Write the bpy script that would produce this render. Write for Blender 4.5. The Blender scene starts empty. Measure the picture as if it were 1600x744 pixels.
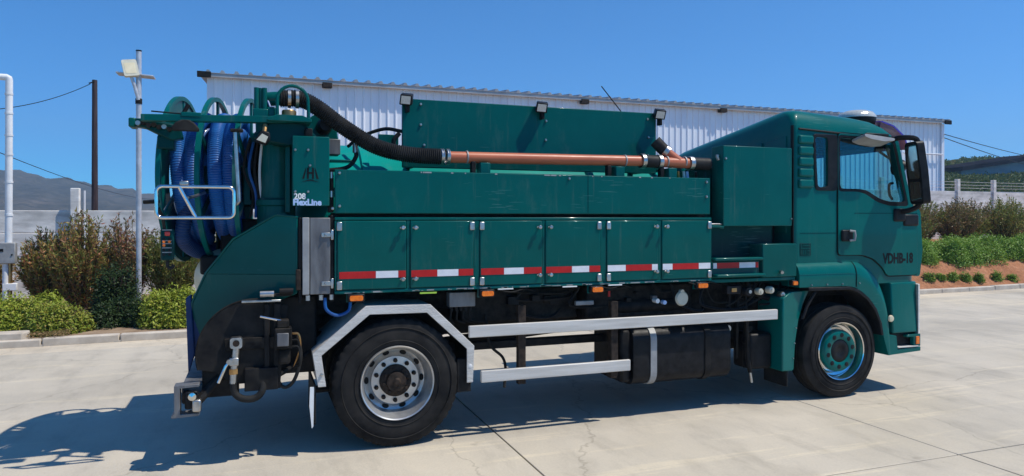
import bpy, bmesh, math, random
import numpy as np
from mathutils import Vector, Matrix
from mathutils.geometry import tessellate_polygon
random.seed(7); RNG = np.random.default_rng(7)
R = math.radians
SC = bpy.context.scene
COL = SC.collection

# ------------------------------------------------------------------ camera, sky, sun, exposure
YAW = math.atan2(0.3432, 0.9393)
cd = bpy.data.cameras.new('camera'); cam = bpy.data.objects.new('camera', cd); COL.objects.link(cam)
cd.sensor_width = 36; cd.lens = 1100 / 1600 * 36; cd.shift_y = -30 / 1600; cd.clip_start = .05; cd.clip_end = 6000
cam.location = (-1.087, -5.656, 1.85); cam.rotation_euler = (R(90), 0, -YAW)
SC.camera = cam
SUN = Vector((0.44, -0.235, 0.87)).normalized()
w = bpy.data.worlds.new('World'); SC.world = w; w.use_nodes = True
nt = w.node_tree; bg = nt.nodes['Background']
sky = nt.nodes.new('ShaderNodeTexSky'); sky.sky_type = 'NISHITA'; sky.sun_disc = False
sky.sun_elevation = math.asin(SUN.z); sky.sun_rotation = math.atan2(SUN.x, SUN.y)
sky.air_density = .75; sky.dust_density = 0.05; sky.ozone_density = 4.0; sky.altitude = 1500
tn = nt.nodes.new('ShaderNodeMix'); tn.data_type = 'RGBA'; tn.blend_type = 'MULTIPLY'; tn.inputs[0].default_value = 1; tn.inputs[7].default_value = (.26, 1.30, 1.98, 1)   # deep dry-air blue
nt.links.new(sky.outputs[0], tn.inputs[6]); nt.links.new(tn.outputs[2], bg.inputs[0]); bg.inputs[1].default_value = 0.094
sl = bpy.data.lights.new('sun', 'SUN'); sl.energy = 5.0; sl.angle = R(.53); sl.color = (1, .945, .85)
so = bpy.data.objects.new('sun', sl); COL.objects.link(so); so.rotation_euler = SUN.to_track_quat('Z', 'Y').to_euler(); so.location = SUN * 60
SC.view_settings.view_transform = 'Standard'; SC.view_settings.look = 'None'; SC.view_settings.gamma = 1; SC.view_settings.exposure = 0
SC.cycles.max_bounces = 7

# ------------------------------------------------------------------ materials
MATS = {}
def base(name):
    m = bpy.data.materials.new(name); m.use_nodes = True; MATS[name] = m
    return m, m.node_tree, m.node_tree.nodes['Principled BSDF']
def setp(b, **k):
    for n, v in k.items(): b.inputs[n.replace('_', ' ')].default_value = v
def N(nt, t, **k):
    n = nt.nodes.new('ShaderNode' + t)
    for a, v in k.items():
        if hasattr(n, a): setattr(n, a, v)
        else: n.inputs[a.replace('_', ' ')].default_value = v
    return n
def ramp(nt, fac, stops):
    r = nt.nodes.new('ShaderNodeValToRGB'); e = r.color_ramp.elements
    while len(e) < len(stops): e.new(.5)
    for q, (p, c) in zip(e, stops): q.position = p; q.color = (*c, 1)
    nt.links.new(fac, r.inputs[0]); return r
def noise(nt, scale, detail=5, rough=.6, vec=None, stretch=None):
    n = N(nt, 'TexNoise'); n.inputs['Scale'].default_value = scale; n.inputs['Detail'].default_value = detail; n.inputs['Roughness'].default_value = rough
    if vec is None:
        tc = nt.nodes.new('ShaderNodeTexCoord'); vec = tc.outputs['Object']
    if stretch:
        mp = nt.nodes.new('ShaderNodeMapping'); mp.inputs['Scale'].default_value = stretch; nt.links.new(vec, mp.inputs[0]); vec = mp.outputs[0]
    nt.links.new(vec, n.inputs['Vector']); return n
def bump(nt, b, h, strength, dist=.01):
    n = nt.nodes.new('ShaderNodeBump'); n.inputs['Strength'].default_value = strength; n.inputs['Distance'].default_value = dist
    nt.links.new(h, n.inputs['Height']); nt.links.new(n.outputs[0], b.inputs['Normal']); return n
def mixc(nt, fac, a, b, mode='MIX'):
    n = nt.nodes.new('ShaderNodeMix'); n.data_type = 'RGBA'; n.blend_type = mode
    for s, v in ((0, fac), (6, a), (7, b)):
        if hasattr(v, 'links'): nt.links.new(v, n.inputs[s])
        else: n.inputs[s].default_value = v if s == 0 else (*v, 1)
    return n.outputs[2]
def var(name, c1, c2, scale=6, rough=.6, metal=0., bmp=0., coat=0., detail=6, stretch=None, rvar=.1, spec=.3, lo=.35, hi=.65):
    m, nt, b = base(name)
    n = noise(nt, scale, detail, stretch=stretch)
    r = ramp(nt, n.outputs[0], [(lo, c1), (hi, c2)]); nt.links.new(r.outputs[0], b.inputs['Base Color'])
    setp(b, Roughness=rough, Metallic=metal, Coat_Weight=coat, Coat_Roughness=.08, Specular_IOR_Level=spec)
    if rvar:
        n2 = noise(nt, scale * 2.3, 4); mr = N(nt, 'MapRange'); mr.inputs[3].default_value = max(.03, rough - rvar); mr.inputs[4].default_value = min(1, rough + rvar)
        nt.links.new(n2.outputs[0], mr.inputs[0]); nt.links.new(mr.outputs[0], b.inputs['Roughness'])
    if bmp: bump(nt, b, n.outputs[0], bmp)
    return m
def paint(name, c, dust=.16, coat=.2):
    m, nt, b = base(name)
    n1 = noise(nt, 2.2, 8, .65); n2 = noise(nt, 38, 3, .5)
    c1 = ramp(nt, n1.outputs[0], [(.35, tuple(x * .9 for x in c)), (.7, tuple(x * 1.08 for x in c))])
    n3 = noise(nt, 5, 9, .72, stretch=(1, 1, .35)); d = ramp(nt, n3.outputs[0], [(.56, (0, 0, 0)), (.8, (dust,) * 3)])
    bw = nt.nodes.new('ShaderNodeRGBToBW'); nt.links.new(d.outputs[0], bw.inputs[0])
    col = mixc(nt, bw.outputs[0], c1.outputs[0], (.20, .22, .19))
    ge = nt.nodes.new('ShaderNodeNewGeometry')
    sk = noise(nt, 6, 6, .7, ge.outputs['Position'], (2.2, 2.2, .12)); sr = ramp(nt, sk.outputs[0], [(.58, (0, 0, 0)), (.75, (dust * 1.2,) * 3)]); sb_ = nt.nodes.new('ShaderNodeRGBToBW'); nt.links.new(sr.outputs[0], sb_.inputs[0])
    col = mixc(nt, sb_.outputs[0], col, (.24, .23, .19))
    sx_ = noise(nt, 16, 2, .5, ge.outputs['Position'], (.25, 1, 5)); sp2 = noise(nt, 1.3, 2, .5, ge.outputs['Position']); m1 = N(nt, 'Math', operation='MULTIPLY'); nt.links.new(sx_.outputs[0], m1.inputs[0]); nt.links.new(sp2.outputs[0], m1.inputs[1])
    sc_ = ramp(nt, m1.outputs[0], [(.415, (0, 0, 0)), (.43, (.3,) * 3)]); sw_ = nt.nodes.new('ShaderNodeRGBToBW'); nt.links.new(sc_.outputs[0], sw_.inputs[0]); col = mixc(nt, sw_.outputs[0], col, (.10, .22, .20))
    nt.links.new(col, b.inputs['Base Color'])
    mr = N(nt, 'MapRange'); mr.inputs[3].default_value = .24; mr.inputs[4].default_value = .46; nt.links.new(n1.outputs[0], mr.inputs[0]); nt.links.new(mr.outputs[0], b.inputs['Roughness'])
    setp(b, Coat_Weight=coat, Coat_Roughness=.05, Specular_IOR_Level=.07)
    bump(nt, b, n1.outputs[0], .12, .02)
    return m
TEAL = (0.0002, 0.086, 0.077)
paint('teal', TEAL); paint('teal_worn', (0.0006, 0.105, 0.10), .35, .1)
paint('teal_cab', (0.0003, 0.112, 0.099), .06, .25); paint('teal_tank_sunlit', (0.002, 0.27, 0.225), .12, .25)  # tank tone is the body teal lightened to mimic sun on its top
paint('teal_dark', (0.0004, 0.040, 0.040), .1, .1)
var('black_metal', (.006, .006, .007), (.022, .02, .018), 9, .55, .0, .1, spec=.14)
var('grime', (.004, .004, .004), (.03, .026, .022), 14, .7, .0, .3, spec=.14)
var('black_plastic', (.008, .008, .009), (.018, .018, .019), 12, .45, 0, .05, spec=.14)
var('rubber', (.012, .012, .012), (.028, .027, .025), 7, .72, 0, .1, spec=.14)
var('tyre_rubber', (.008, .008, .0085), (.034, .031, .028), 4, .78, 0, .12, spec=.14)
var('hose_black', (.012, .012, .012), (.03, .029, .028), 8, .55, 0, .05, spec=.14)
var('chrome', (.62, .62, .6), (.75, .74, .72), 9, .14, 1., .03, rvar=.08)
var('steel', (.34, .34, .33), (.52, .51, .49), 14, .36, 1., .06)
var('wheel_silver', (.42, .41, .4), (.6, .6, .58), 7, .38, .75, .05)
var('aluminium', (.50, .475, .43), (.66, .63, .58), 5, .55, .12, .05, stretch=(.3, 1, 4))
var('grey_plate', (.10, .10, .105), (.21, .21, .21), 5, .5, .3, .08, stretch=(1.5, 1, .4))
var('grey_light', (.25, .25, .25), (.36, .36, .35), 6, .5, .3, .05)
var('hub_rust', (.012, .009, .007), (.05, .034, .024), 22, .75, .2, .4)
var('brass', (.35, .2, .08), (.5, .3, .12), 14, .35, .9, .1)
var('tape_red', (.42, .010, .010), (.5, .016, .014), 12, .35, 0, .0)
var('tape_white', (.66, .67, .70), (.78, .78, .8), 12, .35, 0, .0)
var('white_paint', (.68, .68, .66), (.8, .8, .78), 5, .5, 0, .0)
var('blue_white', (.35, .5, .78), (.5, .62, .85), 5, .5, 0, .0)
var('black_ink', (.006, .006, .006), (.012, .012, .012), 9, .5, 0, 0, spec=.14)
var('amber_lens', (.75, .13, .006), (.95, .22, .012), 40, .2, 0, .2, coat=.6)
var('red_lens', (.5, .02, .015), (.6, .03, .02), 30, .25, 0, .1, coat=.6)
var('orange_pipe', (.40, .105, .05), (.52, .155, .075), 5, .38, 0, .03, stretch=(.4, 2, 2))
var('hose_blue', (.008, .06, .22), (.015, .13, .40), 5, .42, 0, .04, coat=.1)
var('hose_navy', (.01, .03, .10), (.016, .05, .15), 5, .5, 0, .05)
var('purple', (.06, .02, .28), (.09, .03, .36), 5, .3, 0, 0, coat=.4)
var('cream', (.62, .54, .36), (.72, .64, .45), 9, .5, 0, 0)
var('interior', (.012, .012, .013), (.025, .025, .026), 9, .8, 0, .1, spec=.14)
var('lamp_glass', (.5, .5, .46), (.62, .62, .58), 50, .15, .2, .3)
var('lamp_cream', (.50, .48, .38), (.6, .57, .46), 8, .45, 0, .02)
var('galvanised', (.42, .43, .45), (.58, .58, .6), 9, .45, .35, .05)
var('pvc_white', (.66, .66, .66), (.78, .78, .77), 4, .45, 0, .0)
var('old_wood', (.035, .022, .025), (.075, .05, .05), 14, .85, 0, .5, stretch=(1, 1, .08))
var('green_ink', (.32, .48, .05), (.4, .6, .08), 9, .5)
var('soil', (.19, .125, .08), (.33, .24, .16), 4, .95, 0, .8, detail=10)
var('mirror_glass', (.75, .75, .75), (.8, .8, .8), 3, .04, 1., 0, rvar=0)
var('precast', (.46, .44, .40), (.84, .80, .73), 2.4, .9, 0, .25, detail=10, stretch=(.5, 1, 1.6))
var('precast_pale', (.54, .51, .46), (.86, .82, .76), 3.0, .9, 0, .25, detail=10, stretch=(.5, 1, 1.6))
var('kerb_concrete', (.42, .36, .29), (.58, .51, .42), 4, .9, 0, .3, detail=9)
var('cladding', (.72, .75, .80), (.86, .88, .90), 1.4, .5, .0, .02, stretch=(1, 1, .15))
var('roof_sheet', (.36, .34, .33), (.50, .48, .46), 2, .5, .3, .05)
var('dark_roof', (.010, .011, .020), (.022, .025, .035), .6, .8, spec=.0)
var('shed_wall', (.18, .20, .24), (.26, .28, .3), .5, .7)
var('bark', (.06, .035, .022), (.12, .075, .05), 20, .9, 0, .4)

def glass(name, tint, refl=.1, rough=.0):
    m, nt, b = base(name); nt.nodes.remove(b); out = nt.nodes['Material Output']
    t = N(nt, 'BsdfTransparent'); t.inputs[0].default_value = (*tint, 1)
    g = N(nt, 'BsdfGlossy'); g.inputs['Roughness'].default_value = .01; g.inputs[0].default_value = (.9, .95, .95, 1)
    lw = N(nt, 'LayerWeight'); pw_ = N(nt, 'Math', operation='POWER'); nt.links.new(lw.outputs['Facing'], pw_.inputs[0]); lw.inputs[0].default_value = .5; pw_.inputs[1].default_value = 5
    fr = N(nt, 'Math', operation='MULTIPLY_ADD'); nt.links.new(pw_.outputs[0], fr.inputs[0]); fr.inputs[1].default_value = .8; fr.inputs[2].default_value = .035
    mx = N(nt, 'MixShader'); nt.links.new(fr.outputs[0], mx.inputs[0]); nt.links.new(t.outputs[0], mx.inputs[1]); nt.links.new(g.outputs[0], mx.inputs[2])
    nt.links.new(mx.outputs[0], out.inputs[0]); return m
glass('cab_glass', (.60, .84, .88)); glass('visor_glass', (.10, .03, .42))
glass('beacon_glass', (.75, .8, .82))

def concrete(name, c1, c2, dusty=.0):
    m, nt, b = base(name)
    tc = nt.nodes.new('ShaderNodeNewGeometry'); pos = tc.outputs['Position']
    a = noise(nt, .45, 8, .62, pos); bn = noise(nt, 3.0, 10, .7, pos, (1, .35, 1)); c = noise(nt, 60, 4, .6, pos)
    col = ramp(nt, a.outputs[0], [(.3, c1), (.7, c2)])
    st = ramp(nt, bn.outputs[0], [(.35, (.72, .72, .72)), (.5, (1, 1, 1)), (.72, (1.1, 1.09, 1.06))])
    col2 = mixc(nt, .55, col.outputs[0], st.outputs[0], 'MULTIPLY')
    # tyre scuffs swept along the driving direction
    wv = noise(nt, 1.1, 6, .7, pos, (.22, 3.2, 1)); sc = ramp(nt, wv.outputs[0], [(.56, (1, 1, 1)), (.62, (1.16, 1.14, 1.08)), (.66, (1, 1, 1)), (.72, (.82, .82, .83)), (.78, (1, 1, 1))])
    col3 = mixc(nt, 1.0, col2, sc.outputs[0], 'MULTIPLY')
    fine = ramp(nt, c.outputs[0], [(.3, (.86, .86, .86)), (.7, (1.08, 1.08, 1.08))])
    col4 = mixc(nt, .6, col3, fine.outputs[0], 'MULTIPLY')
    # oil spots
    vo = noise(nt, 2.3, 3, .5, pos); sp = ramp(nt, vo.outputs[0], [(.70, (1, 1, 1)), (.76, (.72, .71, .70))])
    col5 = mixc(nt, .8, col4, sp.outputs[0], 'MULTIPLY')
    wn = noise(nt, 1.6, 4, .6, pos); va = nt.nodes.new('ShaderNodeVectorMath'); va.operation = 'MULTIPLY_ADD'; va.inputs[1].default_value = (.5, .5, .5); nt.links.new(wn.outputs['Color'], va.inputs[0]); nt.links.new(pos, va.inputs[2])
    vc = nt.nodes.new('ShaderNodeTexVoronoi'); vc.feature = 'DISTANCE_TO_EDGE'; vc.inputs['Scale'].default_value = .33; nt.links.new(va.outputs[0], vc.inputs['Vector'])
    ck = ramp(nt, vc.outputs['Distance'], [(.0, (.55, .54, .53)), (.0022, (1, 1, 1))]); col5 = mixc(nt, .55, col5, ck.outputs[0], 'MULTIPLY')
    dn = noise(nt, .16, 5, .6, pos, (1, 1.6, 1)); dk_ = ramp(nt, dn.outputs[0], [(.36, (.74, .75, .77)), (.5, (1, 1, 1)), (.64, (1.07, 1.05, 1.0))]); col5 = mixc(nt, .8, col5, dk_.outputs[0], 'MULTIPLY')
    pk = noise(nt, 26, 2, .5, pos); pr_ = ramp(nt, pk.outputs[0], [(.72, (1, 1, 1)), (.77, (.6, .59, .57))]); col5 = mixc(nt, .7, col5, pr_.outputs[0], 'MULTIPLY')
    nt.links.new(col5, b.inputs['Base Color']); setp(b, Roughness=.82, Specular_IOR_Level=.35)
    mr = N(nt, 'MapRange'); mr.inputs[3].default_value = .62; mr.inputs[4].default_value = .95; nt.links.new(bn.outputs[0], mr.inputs[0]); nt.links.new(mr.outputs[0], b.inputs['Roughness'])
    bump(nt, b, c.outputs[0], .12, .004); return m
concrete('yard', (.42, .375, .30), (.55, .49, .395)); concrete('gutter', (.52, .44, .33), (.62, .54, .42))
def redbank():
    m, nt, b = base('red_soil')
    a = noise(nt, 1.2, 10, .7); c = noise(nt, 9, 8, .7)
    col = ramp(nt, a.outputs[0], [(.3, (.30, .125, .06)), (.55, (.46, .21, .11)), (.75, (.55, .32, .20))])
    st = ramp(nt, c.outputs[0], [(.35, (.7, .7, .7)), (.65, (1.1, 1.1, 1.1))])
    nt.links.new(mixc(nt, .8, col.outputs[0], st.outputs[0], 'MULTIPLY'), b.inputs['Base Color']); setp(b, Roughness=.95, Specular_IOR_Level=.1)
    bump(nt, b, c.outputs[0], .9, .08)
redbank()
def leafmat(name, cols, trans=.25, rough=.5):
    m, nt, b = base(name)
    g = nt.nodes.new('ShaderNodeNewGeometry')
    n = len(cols); r = ramp(nt, g.outputs['Random Per Island'], [(i / (n - 1) if n > 1 else 0, c) for i, c in enumerate(cols)])
    nt.links.new(r.outputs[0], b.inputs['Base Color']); setp(b, Roughness=rough, Specular_IOR_Level=.3)
    tr = N(nt, 'BsdfTranslucent'); nt.links.new(r.outputs[0], tr.inputs[0])
    mx = N(nt, 'MixShader'); mx.inputs[0].default_value = trans
    out = nt.nodes['Material Output']; nt.links.new(b.outputs[0], mx.inputs[1]); nt.links.new(tr.outputs[0], mx.inputs[2]); nt.links.new(mx.outputs[0], out.inputs[0])
leafmat('leaf_rust', [(0.15, 0.2, 0.044), (0.3, 0.275, 0.062), (0.425, 0.275, 0.088), (0.375, 0.138, 0.075), (0.237, 0.25, 0.056)])
leafmat('leaf_red', [(0.115, 0.149, 0.04), (0.253, 0.127, 0.069), (0.345, 0.127, 0.092), (0.207, 0.196, 0.057), (0.391, 0.253, 0.115)])
leafmat('leaf_olive', [(0.117, 0.182, 0.039), (0.208, 0.247, 0.052), (0.338, 0.299, 0.078), (0.156, 0.208, 0.046), (0.39, 0.247, 0.104)])
leafmat('leaf_deep', [(.018, .035, .010), (.03, .06, .014), (.045, .075, .02)])
leafmat('leaf_lime', [(.20, .27, .025), (.30, .36, .035), (.38, .41, .05), (.22, .30, .025), (.42, .36, .07)])
leafmat('leaf_lime_mixed', [(.15, .23, .025), (.26, .31, .035), (.36, .34, .05), (.18, .26, .025), (.34, .25, .07)])
leafmat('leaf_grass', [(.11, .23, .025), (.17, .30, .035), (.23, .35, .045), (.14, .26, .025)])
leafmat('leaf_brown', [(0.16, 0.145, 0.051), (0.29, 0.203, 0.087), (0.377, 0.232, 0.116), (0.145, 0.174, 0.043), (0.261, 0.145, 0.08)])
leafmat('leaf_far', [(.07, .11, .03), (.11, .15, .045), (.16, .17, .06)])
def hillmat(name, a, b_, c_, s):
    m, nt, b = base(name); n = noise(nt, s, 10, .75); n2 = noise(nt, s * 5, 6, .7)
    col = ramp(nt, n.outputs[0], [(.32, a), (.5, b_), (.68, c_)]); d = ramp(nt, n2.outputs[0], [(.4, (.6, .62, .6)), (.6, (1.1, 1.1, 1.1))])
    nt.links.new(mixc(nt, .8, col.outputs[0], d.outputs[0], 'MULTIPLY'), b.inputs['Base Color']); setp(b, Roughness=1, Specular_IOR_Level=0)
    bump(nt, b, n2.outputs[0], 1., 3.)
hillmat('mountain_scrub', (.05, .052, .05), (.085, .078, .068), (.15, .12, .10), .02)
hillmat('hill_scrub', (.05, .075, .03), (.09, .115, .045), (.2, .17, .1), .12)

# ------------------------------------------------------------------ mesh helpers
class MB:
    def __init__(s): s.v = []; s.f = []
    def add(s, vs, fs):
        o = len(s.v); s.v += [tuple(p) for p in vs]; s.f += [tuple(o + i for i in q) for q in fs]; return s
    def box(s, u0, u1, v0, v1, w0, w1):
        return s.add([(u0, v0, w0), (u1, v0, w0), (u1, v1, w0), (u0, v1, w0), (u0, v0, w1), (u1, v0, w1), (u1, v1, w1), (u0, v1, w1)],
                     [(3, 2, 1, 0), (4, 5, 6, 7), (0, 1, 5, 4), (1, 2, 6, 5), (2, 3, 7, 6), (3, 0, 4, 7)])
    def prism(s, poly, a, b, axis='v', holes=()):
        """poly in (u,w) extruded along v ('v'), (u,v) along w ('w'), (v,w) along u ('u')."""
        def put(p, t): return {'v': (p[0], t, p[1]), 'w': (p[0], p[1], t), 'u': (t, p[0], p[1])}[axis]
        loops = [list(poly)] + [list(h) for h in holes]
        flat = [p for l in loops for p in l]; n = len(flat)
        tris = tessellate_polygon([[Vector((p[0], p[1], 0)) for p in l] for l in loops])
        vs = [put(p, a) for p in flat] + [put(p, b) for p in flat]
        fs = [tuple(t) for t in tris] + [tuple(i + n for i in reversed(t)) for t in tris]
        o = 0
        for l in loops:
            k = len(l)
            for i in range(k): j = (i + 1) % k; fs.append((o + i, o + j, o + j + n, o + i + n))
            o += k
        return s.add(vs, fs)
    def lathe(s, prof, c, axis='v', segs=48, closed=False, rmod=None):
        """prof [(r, t)] round an axis through c."""
        vs = []; fs = []; m = len(prof)
        for k in range(segs):
            a = 2 * math.pi * k / segs; ca, sa = math.cos(a), math.sin(a)
            for i, (r, t) in enumerate(prof):
                if rmod: r = rmod(i, k, r)
                vs.append({'v': (c[0] + r * ca, c[1] + t, c[2] + r * sa), 'w': (c[0] + r * ca, c[1] + r * sa, c[2] + t), 'u': (c[0] + t, c[1] + r * ca, c[2] + r * sa)}[axis])
        for k in range(segs):
            k2 = (k + 1) % segs
            for i in range(m - 1 if not closed else m):
                j = (i + 1) % m; fs.append((k * m + i, k * m + j, k2 * m + j, k2 * m + i))
        return s.add(vs, fs)
    def cyl(s, c, r, t0, t1, axis='v', segs=20):
        return s.lathe([(0.0001, t0), (r, t0), (r, t1), (0.0001, t1)], c, axis, segs)
    def tube(s, path, r, segs=10, radii=None, cap=True):
        P = [Vector(p) for p in path]; n = len(P); up = None; rings = []
        for i in range(n):
            t = (P[min(i + 1, n - 1)] - P[max(i - 1, 0)]).normalized()
            if up is None: up = (Vector((0, 0, 1)) if abs(t.z) < .9 else Vector((1, 0, 0)))
            x = t.cross(up)
            if x.length < 1e-5: x = t.cross(Vector((0, 1, .1)))
            x.normalize(); y = x.cross(t).normalized(); up = y
            rr = radii[i] if radii else r
            rings.append([P[i] + x * rr * math.cos(2 * math.pi * k / segs) + y * rr * math.sin(2 * math.pi * k / segs) for k in range(segs)])
        vs = [q for g in rings for q in g]; fs = []
        for i in range(n - 1):
            for k in range(segs): k2 = (k + 1) % segs; fs.append((i * segs + k, i * segs + k2, (i + 1) * segs + k2, (i + 1) * segs + k))
        if cap: fs += [tuple(reversed(range(segs))), tuple((n - 1) * segs + k for k in range(segs))]
        return s.add(vs, fs)
    def build(s, name, mat, parent=None, bevel=0., smooth=False, seg=2, fix=True):
        me = bpy.data.meshes.new(name); me.from_pydata(s.v, [], s.f)
        if fix:
            bm = bmesh.new(); bm.from_mesh(me); bmesh.ops.recalc_face_normals(bm, faces=bm.faces); bm.to_mesh(me); bm.free()
        me.materials.append(MATS[mat] if isinstance(mat, str) else mat)
        return link(name, me, parent, bevel, smooth, seg)
def link(name, me, parent=None, bevel=0., smooth=False, seg=2):
    o = bpy.data.objects.new(name, me); COL.objects.link(o)
    if parent: setpar(o, parent)
    if bevel:
        b = o.modifiers.new('bevel', 'BEVEL'); b.width = bevel; b.segments = seg; b.limit_method = 'ANGLE'; b.angle_limit = R(35); b.harden_normals = False
    if smooth or bevel:
        me.polygons.foreach_set('use_smooth', [True] * len(me.polygons))
        try: me.set_sharp_from_angle(angle=R(38))
        except Exception: pass
    return o
WM = {}
def wmat(o): return WM.get(o.name, Matrix.Identity(4))
def setpar(o, p):
    o.parent = p; o.matrix_parent_inverse = wmat(p).inverted()
def tag(o, label, cat, group=None, kind=None):
    if label: o['label'] = label
    if cat: o['category'] = cat
    if group: o['group'] = group
    if kind: o['kind'] = kind
    return o
def thing(name, loc, label, cat, group=None):
    o = bpy.data.objects.new(name, None); COL.objects.link(o); o.location = loc; o.empty_display_size = .2
    WM[o.name] = Matrix.Translation(Vector(loc)); return tag(o, label, cat, group)
def copy_part(o, parent, offset):
    c = o.copy(); COL.objects.link(c); c.parent = parent; c.matrix_parent_inverse = o.matrix_parent_inverse if parent is o.parent else wmat(parent).inverted()
    c.location = Vector(o.location) + Vector(offset); return c
def catmull(pts, k=10):
    P = [Vector(p) for p in pts]; P = [P[0] * 2 - P[1]] + P + [P[-1] * 2 - P[-2]]; out = []
    for i in range(1, len(P) - 2):
        for j in range(k):
            t = j / k; a, b, c, d = P[i - 1], P[i], P[i + 1], P[i + 2]
            out.append(.5 * ((2 * b) + (-a + c) * t + (2 * a - 5 * b + 4 * c - d) * t * t + (-a + 3 * b - 3 * c + d) * t ** 3))
    out.append(P[-2]); return out
def resample(path, step):
    out = [Vector(path[0])]; acc = 0.
    for a, b in zip(path[:-1], path[1:]):
        a, b = Vector(a), Vector(b); L = (b - a).length
        if L == 0: continue
        t = step - acc
        while t <= L: out.append(a + (b - a) * (t / L)); t += step
        acc = L - (t - step)
    return out
def ribbed(path, r, pitch, depth, segs=12):
    p = resample(path, pitch / 2); return MB().tube(p, r, segs, [r if i % 2 else r - depth for i in range(len(p))])
def rrect(u0, u1, w0, w1, r, k=5):
    out = []
    for cx, cy, a0 in ((u1 - r, w1 - r, 0), (u0 + r, w1 - r, 90), (u0 + r, w0 + r, 180), (u1 - r, w0 + r, 270)):
        for i in range(k + 1): a = R(a0 + 90 * i / k); out.append((cx + r * math.cos(a), cy + r * math.sin(a)))
    return out
def text(body, name, mat, parent, at, size, ext=.002, rot=(R(90), 0, 0), sx=1., bold=0.):
    cu = bpy.data.curves.new(name, 'FONT'); cu.body = body; cu.size = size; cu.extrude = ext; cu.offset = bold; cu.resolution_u = 3
    t = bpy.data.objects.new(name + '_tmp', cu); COL.objects.link(t); dg = bpy.context.evaluated_depsgraph_get()
    me = bpy.data.meshes.new_from_object(t.evaluated_get(dg)); bpy.data.objects.remove(t)
    M = Matrix.Translation(at) @ Matrix.Rotation(rot[2], 4, 'Z') @ Matrix.Rotation(rot[0], 4, 'X') @ Matrix.Diagonal((sx, 1, 1, 1)); me.transform(M)
    me.materials.clear(); me.materials.append(MATS[mat]); me.name = name
    return link(name, me, parent)

# ------------------------------------------------------------------ setting: ground, yard slabs, kerb, bank
KS = .044; KA = math.atan(KS)
def kerb_v(u): return 6.39 + KS * (u + 2)
tag(MB().box(-900, 900, -60, 1500, -.6, -.06).build('ground', 'soil'), None, None, kind='structure')
# an underlay that shows as the dark joint between the slabs
yard = MB().prism([(-40, -25), (60, -25), (60, kerb_v(60) - .63), (-40, kerb_v(-40) - .63)], -.059, -.035, 'w').build('concrete_yard', 'soil'); tag(yard, None, None, kind='structure')
GJ = .006
def slab(u0, u1, v0, v1, v1b=None):
    v1b = v1 if v1b is None else v1b
    MB().prism([(u0 + GJ, v0 + GJ), (u1 - GJ, v0 + GJ), (u1 - GJ, v1b - GJ), (u0 + GJ, v1 - GJ)], -.034, 0, 'w').build('slab', 'yard', yard, bevel=.004, seg=1)
us = [-30, .87, 4.1, 17.0, 45]; vs_ = [-11, -1.67]
for i in range(len(us) - 1):
    slab(us[i], us[i + 1], -11, -1.67); slab(us[i], us[i + 1], -1.67, kerb_v(us[i]) - .62, kerb_v(us[i + 1]) - .62)
gut = MB(); gut.prism([(-26, kerb_v(-26) - .62), (45, kerb_v(45) - .62), (45, kerb_v(45)), (-26, kerb_v(-26))], -.034, -.006, 'w')
tag(gut.build('gutter', 'gutter'), None, None, kind='structure')
kerb = MB().prism([(-26, kerb_v(-26) + .005), (45, kerb_v(45) + .005), (45, kerb_v(45) + .13), (-26, kerb_v(-26) + .13)], -.05, .02, 'w').build('kerb', 'kerb_concrete'); tag(kerb, None, None, kind='structure')
kme = MB().box(.006, .994, 0, .15, -.05, .11)
ko = None
for k in range(-12, 34):
    if ko is None: o = kme.build('kerb_stone', 'kerb_concrete', kerb, bevel=.018); ko = o
    else: o = copy_part(ko, kerb, (0, 0, 0))
    o.location = (k, kerb_v(k), random.uniform(-.012, .006)); o.rotation_euler.z = KA + random.uniform(-.006, .006)
def sstep(a, b, x): t = min(1, max(0, (x - a) / (b - a))); return t * t * (3 - 2 * t)
def hash2(x, y):
    return (math.sin(x * 1.7 + y * 2.3) + math.sin(x * 3.1 - y * 1.3 + 1.7) * .6 + math.sin(x * 7.3 + y * 5.9) * .35 + math.sin(x * 13.1 - y * 11.3) * .2) / 2.15
def bank_h(u, v):
    d = v - kerb_v(u); k = sstep(2, 9, u)
    left = .06 + .06 * min(1, d / 1.5) + .02 * hash2(u, v)
    steep = .05 + .62 * sstep(.1, 1.35, d) + .38 * sstep(1.3, 4.5, d)
    right = steep + .06 * hash2(u * 2, v * 2) * sstep(.05, .5, d) + .035 * hash2(u * 6, v * 7) * sstep(.05, .4, d)
    return left * (1 - k) + right * k
nu, nv = 300, 70; U = [-26 + 71 * i / (nu - 1) for i in range(nu)]; D = [.14 + 11 * (j / (nv - 1)) ** 1.6 for j in range(nv)]
bv = [(u, kerb_v(u) + d, bank_h(u, kerb_v(u) + d)) for u in U for d in D]
bf = [(i * nv + j, (i + 1) * nv + j, (i + 1) * nv + j + 1, i * nv + j + 1) for i in range(nu - 1) for j in range(nv - 1)]
mb = MB(); mb.v = bv; mb.f = bf
bank = mb.build('planting_bank', 'red_soil', smooth=True, fix=False); tag(bank, None, None, kind='structure')
# pale soil round the left bed
mb = MB(); u_l = [u for u in U if u < 1.5]
mb.v = [(u, kerb_v(u) + d, bank_h(u, kerb_v(u) + d) + .006) for u in u_l for d in D]
mb.f = [(i * nv + j, (i + 1) * nv + j, (i + 1) * nv + j + 1, i * nv + j + 1) for i in range(len(u_l) - 1) for j in range(nv - 1)]
tag(mb.build('bed_soil', 'soil', smooth=True, fix=False), None, None, kind='structure')

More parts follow.
